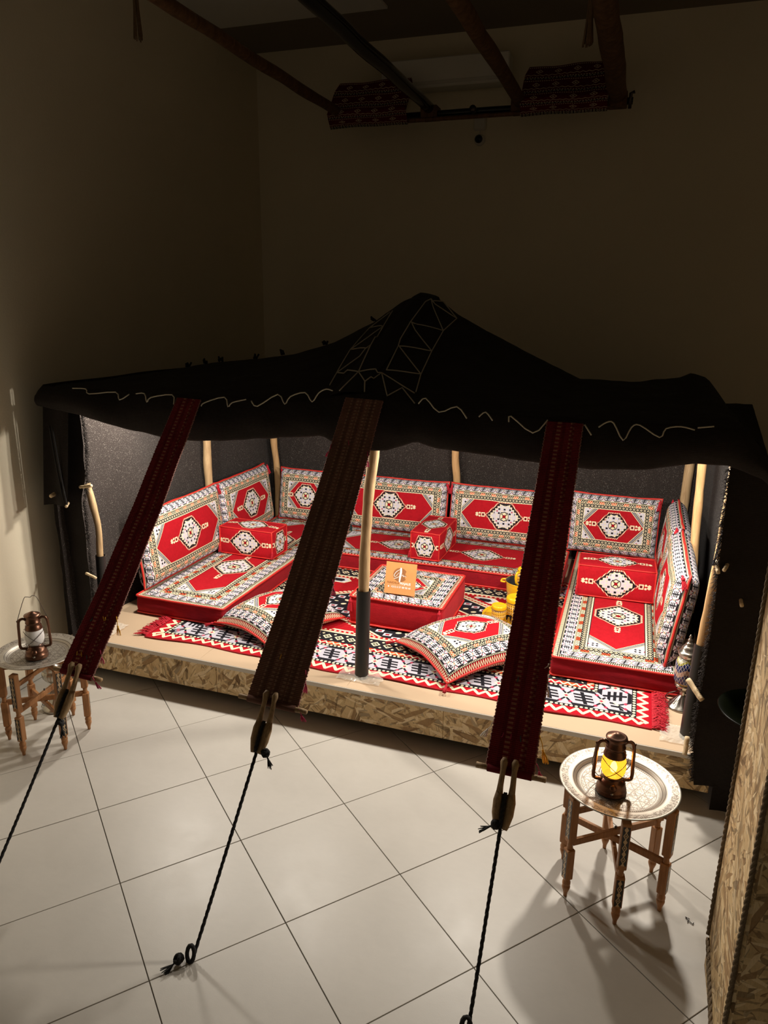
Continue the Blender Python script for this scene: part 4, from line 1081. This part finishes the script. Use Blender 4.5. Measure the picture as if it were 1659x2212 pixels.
TP = [(.0, .0), (.165, .0), (.172, .001), (.186, .003), (.196, .012), (.205, .021), (.214, .023), (.255, .026), (.262, .030), (.268, .029), (.270, .026), (.262, .023), (.214, .018), (.196, .008), (.186, -.002), (.0, -.003)]
def tray(label, loc, rz, s, mat=None):
    c = MB(); c.lathe(TP, 96, cap=False); o = c.build('serving_tray', mat or TRAY, None, loc, (0, 0, rz)); o.scale = (s, s, 1); tag(o, label, 'tray', 'engraved serving trays'); return o
tray_table('six-legged inlaid wooden tray stand at the right holding the lit lantern tray', (.112, 3.115, 0), math.radians(-82), .245, 'folding inlaid tray stands', .27)
tray('round engraved silver tray under the lit lantern', (.103, 3.105, .5515), .3, 1.0)
tray_table('six-legged inlaid wooden tray stand beside the left wall', (-3.335, 3.19, 0), math.radians(-25), .235, 'folding inlaid tray stands', .25)
tray('round engraved silver tray under the unlit lantern', (-3.36, 3.20, .5515), 1.1, .93)

def lantern(label, loc, rz, lit, handle_up):
    c = thing('hurricane_lantern', label, 'lantern', loc, rz, 'hurricane lanterns')
    MB().lathe([(0, .002), (.062, .002), (.067, .004), (.069, .010), (.065, .016), (.067, .021), (.065, .030), (.061, .034), (.061, .050), (.058, .058), (.050, .066), (.042, .071), (.038, .078), (.042, .082), (.042, .088), (.034, .092)], 40).build('fuel_tank', COPPER, c)
    MB().lathe([(.036, .086), (.047, .098), (.053, .115), (.0555, .135), (.054, .158), (.050, .178), (.046, .192)], 32, cap=False).build('glass_globe', FLAME if lit else FROST, c)
    MB().lathe([(.045, .186), (.050, .190), (.050, .196), (.047, .202), (.046, .214), (.038, .222), (.040, .226), (.044, .232), (.044, .238), (.040, .243), (.038, .262), (.037, .27), (.046, .274), (.048, .279), (.046, .284), (.036, .287), (.030, .289), (.016, .298), (.008, .302), (.0, .303)], 36, cap=False).build('chimney', COPPER, c)
    for s in (-1, 1):
        P = smooth_path([(s*.030, 0, .243), (s*.050, 0, .260), (s*.072, 0, .254), (s*.081, 0, .225), (s*.084, 0, .14), (s*.086, 0, .088), (s*.078, 0, .068), (s*.048, 0, .064)], 5)
        MB().tube(P, .0085, 8).build('side_tube', COPPER, c)
        MB().tube([(s*.074, 0, .236), (s*.086, 0, .240), (s*.088, 0, .252)], .003, 6).build('handle_lug', COPPER, c)
    g = []
    for sg_ in (-1, 1):
        g = [(.0590*math.sin(a)*1.0, -.0590*math.cos(a), .135 + sg_*.05*math.sin(a*1.0)) for a in [-1.35+2.7*k/16 for k in range(17)]]
        MB().tube(g, .0017, 5).build('guard_wire', WIRE, c)
        g2 = [(x, -y, z) for x, y, z in g]; MB().tube(g2, .0017, 5).build('guard_wire', WIRE, c)
    MB().tube([(.050*math.cos(a), .050*math.sin(a), .090 + .004*math.sin(a*3)) for a in [2*math.pi*k/28 for k in range(28)]], .0018, 5, closed=True).build('guard_wire', WIRE, c)
    MB().lathe([(.0, .010), (.014, .009), (.016, .004), (.015, .0)], 16, T(-.006, -.056, .052) @ RX(math.radians(60))).build('fuel_cap', COPPER, c)
    MB().lathe([(.0, .004), (.006, .003), (.007, .0)], 12, T(-.010, -.064, .026) @ RX(math.radians(90))).build('button', SILVER, c)
    if handle_up: P = [(-.086, 0, .245), (-.060, .01, .32), (-.034, .02, .385), (-.020, .02, .392), (0, .02, .388), (.012, .02, .396), (.034, .02, .385), (.060, .01, .32), (.086, 0, .245)]
    else: P = [(-.086, 0, .245), (-.087, .022, .17), (-.083, .05, .10), (-.05, .075, .03), (0, .082, .012), (.05, .075, .03), (.083, .05, .10), (.087, .022, .17), (.086, 0, .245)]
    MB().tube(smooth_path(P, 4), .0019, 6).build('bail_handle', WIRE, c)
    if lit:
        l = bpy.data.lights.new('lantern_flame', 'POINT'); l.energy = 7.0; l.color = (1, .55, .20); l.shadow_soft_size = .02
        lo = bpy.data.objects.new('lantern_flame', l); C.objects.link(lo); lo.parent = c; lo.location = (0, 0, .145)
        MB().lathe([(0, .105), (.012, .115), (.016, .135), (.010, .155), (0, .170)], 14, T(-.002, -.012, -.0)).build('flame', CORE, c)
    return c
lantern('lit copper hurricane lantern glowing amber on the right tray', (.070, 3.055, .5525), math.radians(14), True, False)
lantern('unlit copper hurricane lantern with raised handle on the left tray', (-3.345, 3.175, .5525), math.radians(40), False, True)

# ------------------------------------------------------------------ mosaic lamp and silver lamp
def mosaic_lamp(label, loc, body=True):
    c = thing('mosaic_lamp', label, 'lamp', loc)
    MB().lathe([(0, .001), (.074, .001), (.076, .006), (.070, .012), (.062, .020), (.055, .026), (.040, .045), (.026, .062), (.016, .072), (.013, .080), (.020, .086), (.013, .092), (.020, .098), (.034, .108), (.044, .122), (.048, .134), (.046, .142), (.040, .146)], 48, flute=(4, 7, 12, .06)).build('base', SILVER, c)
    MB().lathe([(.042, .145), (.050, .150), (.056, .165), (.058, .20), (.058, .25), (.055, .275), (.046, .292), (.036, .298)], 48, cap=False).build('mosaic_shade', MOSAIC, c)
    MB().lathe([(.036, .296), (.044, .298), (.044, .304), (.050, .312), (.052, .324), (.044, .334), (.038, .336), (.036, .352), (.028, .364), (.018, .370), (.020, .376), (.014, .384), (.008, .388), (.012, .396), (.009, .404), (.005, .408), (.008, .416), (.004, .424), (0, .430)], 36, cap=False).build('finial', SILVER, c)
    for k in range(10):
        a = 2*math.pi*k/10; MB().lathe([(.0, .003), (.005, .002), (.005, 0)], 8, RZ(a) @ T(.0455, 0, .124) @ RY(math.pi/2)).build('pierced_hole', BLACKP, c)
    MB().tube(smooth_path([(-.03, -.02, .10), (-.075, -.03, .085), (-.085, -.01, .05), (-.06, .03, .02), (-.03, .08, .008)], 5), .003, 6).build('cable', WIRE, c)
    return c
ml = mosaic_lamp('blue and white mosaic glass lamp with silver base beside the right bench', (.452, 4.41, ZP)); ml.scale = (1.12, 1.12, 1.14)
c = thing('silver_lamp', 'antique silver lamp with fluted cup on the floor behind the left tray stand', 'lamp', (-3.53, 3.46, .001))
MB().lathe([(0, .001), (.085, .001), (.090, .008), (.084, .016), (.072, .026), (.050, .045), (.030, .070), (.022, .085), (.026, .092), (.048, .110), (.056, .130), (.040, .160), (.018, .185), (.022, .195), (.040, .205), (.060, .230), (.066, .262), (.064, .280), (.056, .288), (.066, .296), (.058, .33), (.03, .37), (.0, .40)], 48, flute=(4, 17, 14, .05)).build('body', SILVER, c)
MB().tube(smooth_path([(-.05, -.03, .02), (-.10, -.02, .012), (-.13, .03, .006), (-.16, .10, .006)], 5), .003, 6).build('cable', BLACKP, c)

# ------------------------------------------------------------------ tea set
tr = thing('tea_tray', 'round yellow enamel tray on the rug carrying the tea jars', 'tray', (-.745, 5.36, ZP+.008))
MB().lathe([(0, .004), (.20, .004), (.215, .007), (.232, .018), (.245, .022), (.247, .020), (.236, .014), (.218, .002), (0, .001)], 72, cap=False).build('dish', YEL, tr)
MB().tube([(.226*math.cos(a), .226*math.sin(a), .0165) for a in [2*math.pi*k/60 for k in range(60)]], .0015, 4, closed=True).build('printed_rim', YELP, tr)
def jar(label, loc, r, h):
    c = thing('tea_jar', label, 'jar', loc, 0, 'yellow enamel jars')
    MB().lathe([(0, .001), (r*.97, .001), (r, .006), (r, h*.74), (r*.97, h*.76)], 40).build('body', YELP, c)
    MB().lathe([(r*1.03, h*.73), (r*1.05, h*.75), (r*1.05, h*.90), (r*1.0, h*.95), (r*.8, h*.985), (r*.75, h*.975), (0, h)], 40, cap=False).build('lid', YEL, c)
    MB().tube([(r*1.052*math.cos(a), r*1.052*math.sin(a), h*.735) for a in [2*math.pi*k/40 for k in range(40)]], .0014, 4, closed=True).build('lid_seam', DARKP, c)
jar('small yellow lidded jar at the left of the tea tray', (-.848, 5.265, ZP+.0135), .056, .135)
jar('larger yellow lidded jar at the back of the tea tray', (-.735, 5.385, ZP+.0135), .075, .175)
def tglass(label, loc):
    o = MB(); o.lathe([(0, .001), (.019, .001), (.020, .004), (.024, .065), (.0225, .065), (.018, .008), (0, .007)], 24, cap=False)
    g = o.build('tea_glass', GLASS, None, loc); tag(g, label, 'glass', 'small tea glasses')
tglass('small clear tea glass beside the small yellow jar', (-.762, 5.225, ZP+.013)); tglass('small clear tea glass at the strap side of the tea tray', (-.712, 5.245, ZP+.013))
br = thing('yellow_brazier', 'yellow enamel brazier with black pan and side handles behind the jars', 'brazier', (-.735, 5.645, ZP+.008))
m = MB(); n = 48; R1 = .115
for k in range(n):       # stand wall with a stoking window facing the camera
    a0, a1 = 2*math.pi*k/n, 2*math.pi*(k+1)/n; am = math.degrees((a0+a1)/2)
    for (z0, z1) in ((.0, .035), (.035, .105), (.105, .125)):
        if z0 == .035 and (240 < am < 285 or 60 < am < 105): continue
        p = [(R1*math.cos(a0), R1*math.sin(a0)), (R1*math.cos(a1), R1*math.sin(a1))]; q = [(x*.965, y*.965) for x, y in p]
        m.add([(*p[0], z0), (*p[1], z0), (*p[1], z1), (*p[0], z1), (*q[0], z0), (*q[1], z0), (*q[1], z1), (*q[0], z1)], [(0, 1, 2, 3), (5, 4, 7, 6), (0, 4, 5, 1), (3, 2, 6, 7), (0, 3, 7, 4), (1, 5, 6, 2)])
m.build('stand', YELP, br)
MB().lathe([(R1*1.02, .118), (R1*1.05, .124), (R1*1.10, .190), (R1*1.14, .212), (R1*1.17, .214), (R1*1.17, .210), (R1*1.06, .185)], 48, cap=False).build('pan', YEL, br)
MB().lathe([(R1*1.165, .2145), (R1*1.09, .205), (R1*.92, .170), (0, .165)], 48, cap=False).build('pan_lining', DARKP, br)
for s in (-1, 1): MB().tube(smooth_path([(s*R1*1.12, -.035, .198), (s*R1*1.42, -.028, .196), (s*R1*1.46, 0, .195), (s*R1*1.42, .028, .196), (s*R1*1.12, .035, .198)], 4), .008, 8).build('side_handle', YEL, br)
tp = thing('teapot', 'small yellow enamel teapot standing in the brazier pan', 'teapot', (-.725, 5.635, ZP+.008+.168), math.radians(60)); tp.scale = (1.1, 1.1, 1.22)
MB().lathe([(0, .001), (.040, .001), (.052, .012), (.064, .040), (.066, .065), (.058, .092), (.044, .110), (.041, .118)], 36).build('body', YELP, tp)
MB().lathe([(.046, .116), (.047, .121), (.040, .132), (.020, .142), (.010, .145), (.014, .152), (.012, .160), (0, .164)], 30, cap=False).build('lid', YEL, tp)
MB().tube([(.0445*math.cos(a), .0445*math.sin(a), .117) for a in [2*math.pi*k/30 for k in range(30)]], .0022, 4, closed=True).build('lid_seam', DARKP, tp)
MB().tube(smooth_path([(-.044, 0, .108), (-.075, 0, .112), (-.088, 0, .085), (-.082, 0, .045), (-.062, 0, .028)], 5), .008, 8).build('handle', YEL, tp)
MB().tube(smooth_path([(.055, 0, .045), (.085, 0, .060), (.098, 0, .095), (.115, 0, .108)], 5), [.014]*6+[.011]*5+[.009]*5, 8).build('spout', YEL, tp)

# dark tray of a third tray table behind the partition, on an added pedestal
dg = Mat('dark_green_tray', .30, 0, .06).base((.0018, .0024, .0008)).done()
db = thing('dark_tray', 'dark green tray of a third tray table, half hidden behind the OSB partition', 'dish', (.755, 3.56, 0))
MB().lathe([(0, .002), (.10, .002), (.10, .012), (.03, .03), (.022, .10), (.02, .70), (.04, .755), (.08, .772)], 32).build('pedestal', dg, db)
MB().lathe([(0, .770), (.12, .775), (.15, .785), (.168, .802), (.175, .806), (.225, .812), (.228, .816), (.222, .818), (.172, .812), (.15, .795), (.10, .784), (0, .780)], 64, cap=False).build('tray_top', dg, db)
dbr = MB(); dbr.tube([(0, 0, .004), (.012, -.018, .005), (.03, -.034, .004)], .002, 4); dbr.tube([(0, 0, .004), (.018, -.006, .004)], .002, 4); dbr.tube([(.012, -.018, .004), (.008, -.03, .004)], .0018, 4); dbr.tube([(.03, -.034, .004), (.034, -.022, .004)], .0018, 4)
tag(dbr.build('dry_twig', BLACKP, None, (.452, 3.02, 0)), 'tiny dark dry twig on the floor tile beside the partition', 'twig')

# ------------------------------------------------------------------ canopy under the ceiling
ZB = 4.30
for i, x in enumerate((-2.82, -1.985, -1.19, -.40)):
    lab = ['rough dark wooden beam farthest left under the ceiling', 'straight black beam second from the left under the ceiling', 'knotty dark wooden beam third from the left under the ceiling', 'thick dark wooden beam farthest right under the ceiling'][i]
    t = thing('canopy_beam', lab, 'beam', (x, 3.2, ZB+.05), 0, 'ceiling canopy beams')
    r = (.042, .05, .055, .075)[i]; m = MB(); P = [Vector((.010*nz(k, x, 3, .3), .25*k*.62, .008*nz(k, x, 9, .4))) for k in range(25)]
    m.tube(P, [r*(1+.10*nz(k, x, 1, .6)) for k in range(25)], 10); m.build('log', BEAM if i != 1 else BLACKP, t)
    MB().bbox(-.075, .075, 3.62, 3.76, -.085, .02, .006).build('beam_end', BEAM, t)
cb = thing('canopy_bar', 'dark cross bar joining the far ends of the ceiling beams', 'bar', (-1.6, 6.86, ZB))
MB().tube([(-1.27, 0, .0), (0, .0, .005), (1.32, 0, .0)], .028, 10).build('bar', BLACKP, cb); MB().tube([(-1.2, -.06, -.05), (0, -.06, -.05), (1.15, -.06, -.05)], .018, 8).build('lower_bar', BEAM, cb)
MB().tube([(1.30, -.02, -.06), (1.30, -.02, .05), (1.33, -.02, .06)], .014, 6).build('hook', WIRE, cb); MB().lathe([(.0, .0), (.03, 0), (.03, .04), (0, .04)], 12, T(.02, -.05, .005) @ RX(math.pi/2)).build('bracket', WIRE, cb)
def hung(label, x0, x1):
    t = thing('hanging_kilim', label, 'rug', ((x0+x1)/2, 6.80, ZB), 0, 'kilims on the canopy bar'); w_ = (x1-x0)/2
    def fn(u, v):
        x = (2*u-1)*w_; s = v*.80
        if s < .30: y, z = -.10 + .02*math.sin(x*6), -.07 + s*.3   # underside lip
        else: y, z = -.10 + (s-.30)*.5, .02 + (s-.30)*.62
        if s < .30: y = -.10 + (.30-s)*.25
        return (x*(1 - .08*max(0, v-.85)*6), y, z + .012*nz(x, v, 2, 4))
    MB().grid(30, 24, fn, True, lambda u, v: ((2*u-1)*w_, v*.80)).build('woven_cloth', HRUG, t)
    MB().grid(30, 24, lambda u, v: tuple(Vector(fn(u, v))+Vector((0, .012, -.008))), True, lambda u, v: ((2*u-1)*w_, v*.80), flip=True).build('lining', HRUG, t)
    return t
hung('dark red kilim draped over the canopy bar at the left', -2.90, -2.16); hung('dark red kilim draped over the canopy bar at the right', -1.17, -.47)
def fringe(label, x, y, z, L):
    m = MB()
    for k in range(26):
        a = U(0, 6.28); m.tube([(0.012*math.cos(a), .012*math.sin(a), 0), (.018*math.cos(a), .018*math.sin(a), -L*.5), (.030*math.cos(a), .030*math.sin(a), -L*U(.9, 1.0))], .0045, 4, cap=False)
    m.lathe([(.0, .03), (.016, .02), (.018, -.01), (.012, -.03)], 12)
    tag(m.build('yarn_tassel', plain('brown_yarn', (.20, .12, .06), .9, 0, .3, 60), None, (x, y, z)), label, 'tassel', 'hanging brown tassels')
fringe('brown yarn tassel hanging near the ceiling at the far left', -3.62, 5.0, 4.86, .40); fringe('brown yarn tassel hanging beside the thick right beam', -.52, 5.3, 4.53, .28)
# wall fittings
wb = thing('wall_unit', 'pale rectangular wall unit seen between the ceiling beams', 'air conditioner', (-1.95, YB, 4.60))
MB().bbox(-.60, .59, -.20, -.003, 0, .24, .01).build('casing', CPANEL, wb); MB().bbox(-.56, .55, -.206, -.20, .02, .05, .002).build('louvre', WPLASTIC, wb)
jb = MB().bbox(-.055, .055, -.035, 0, -.07, .07, .008).build('junction_box', WPLASTIC, None, (-1.637, YB-.002, 4.325)); tag(jb, 'small square junction box on the back wall above the camera', 'box')
sc_ = thing('security_camera', 'small white security camera with black eye on the dark back wall', 'camera', (-1.635, YB-.002, 4.175))
MB().lathe([(0, .0), (.05, 0), (.05, .015), (.045, .03), (.03, .05)], 24, RX(math.pi/2)).build('mount', WPLASTIC, sc_); MB().lathe([(.034, .03), (.036, .06), (.030, .075), (.0, .085)], 24, RX(math.pi/2)).build('lens', BLACKP, sc_)
MB().tube([(0, -.01, .06), (0, -.008, .075)], .006, 6).build('cable', WPLASTIC, sc_)
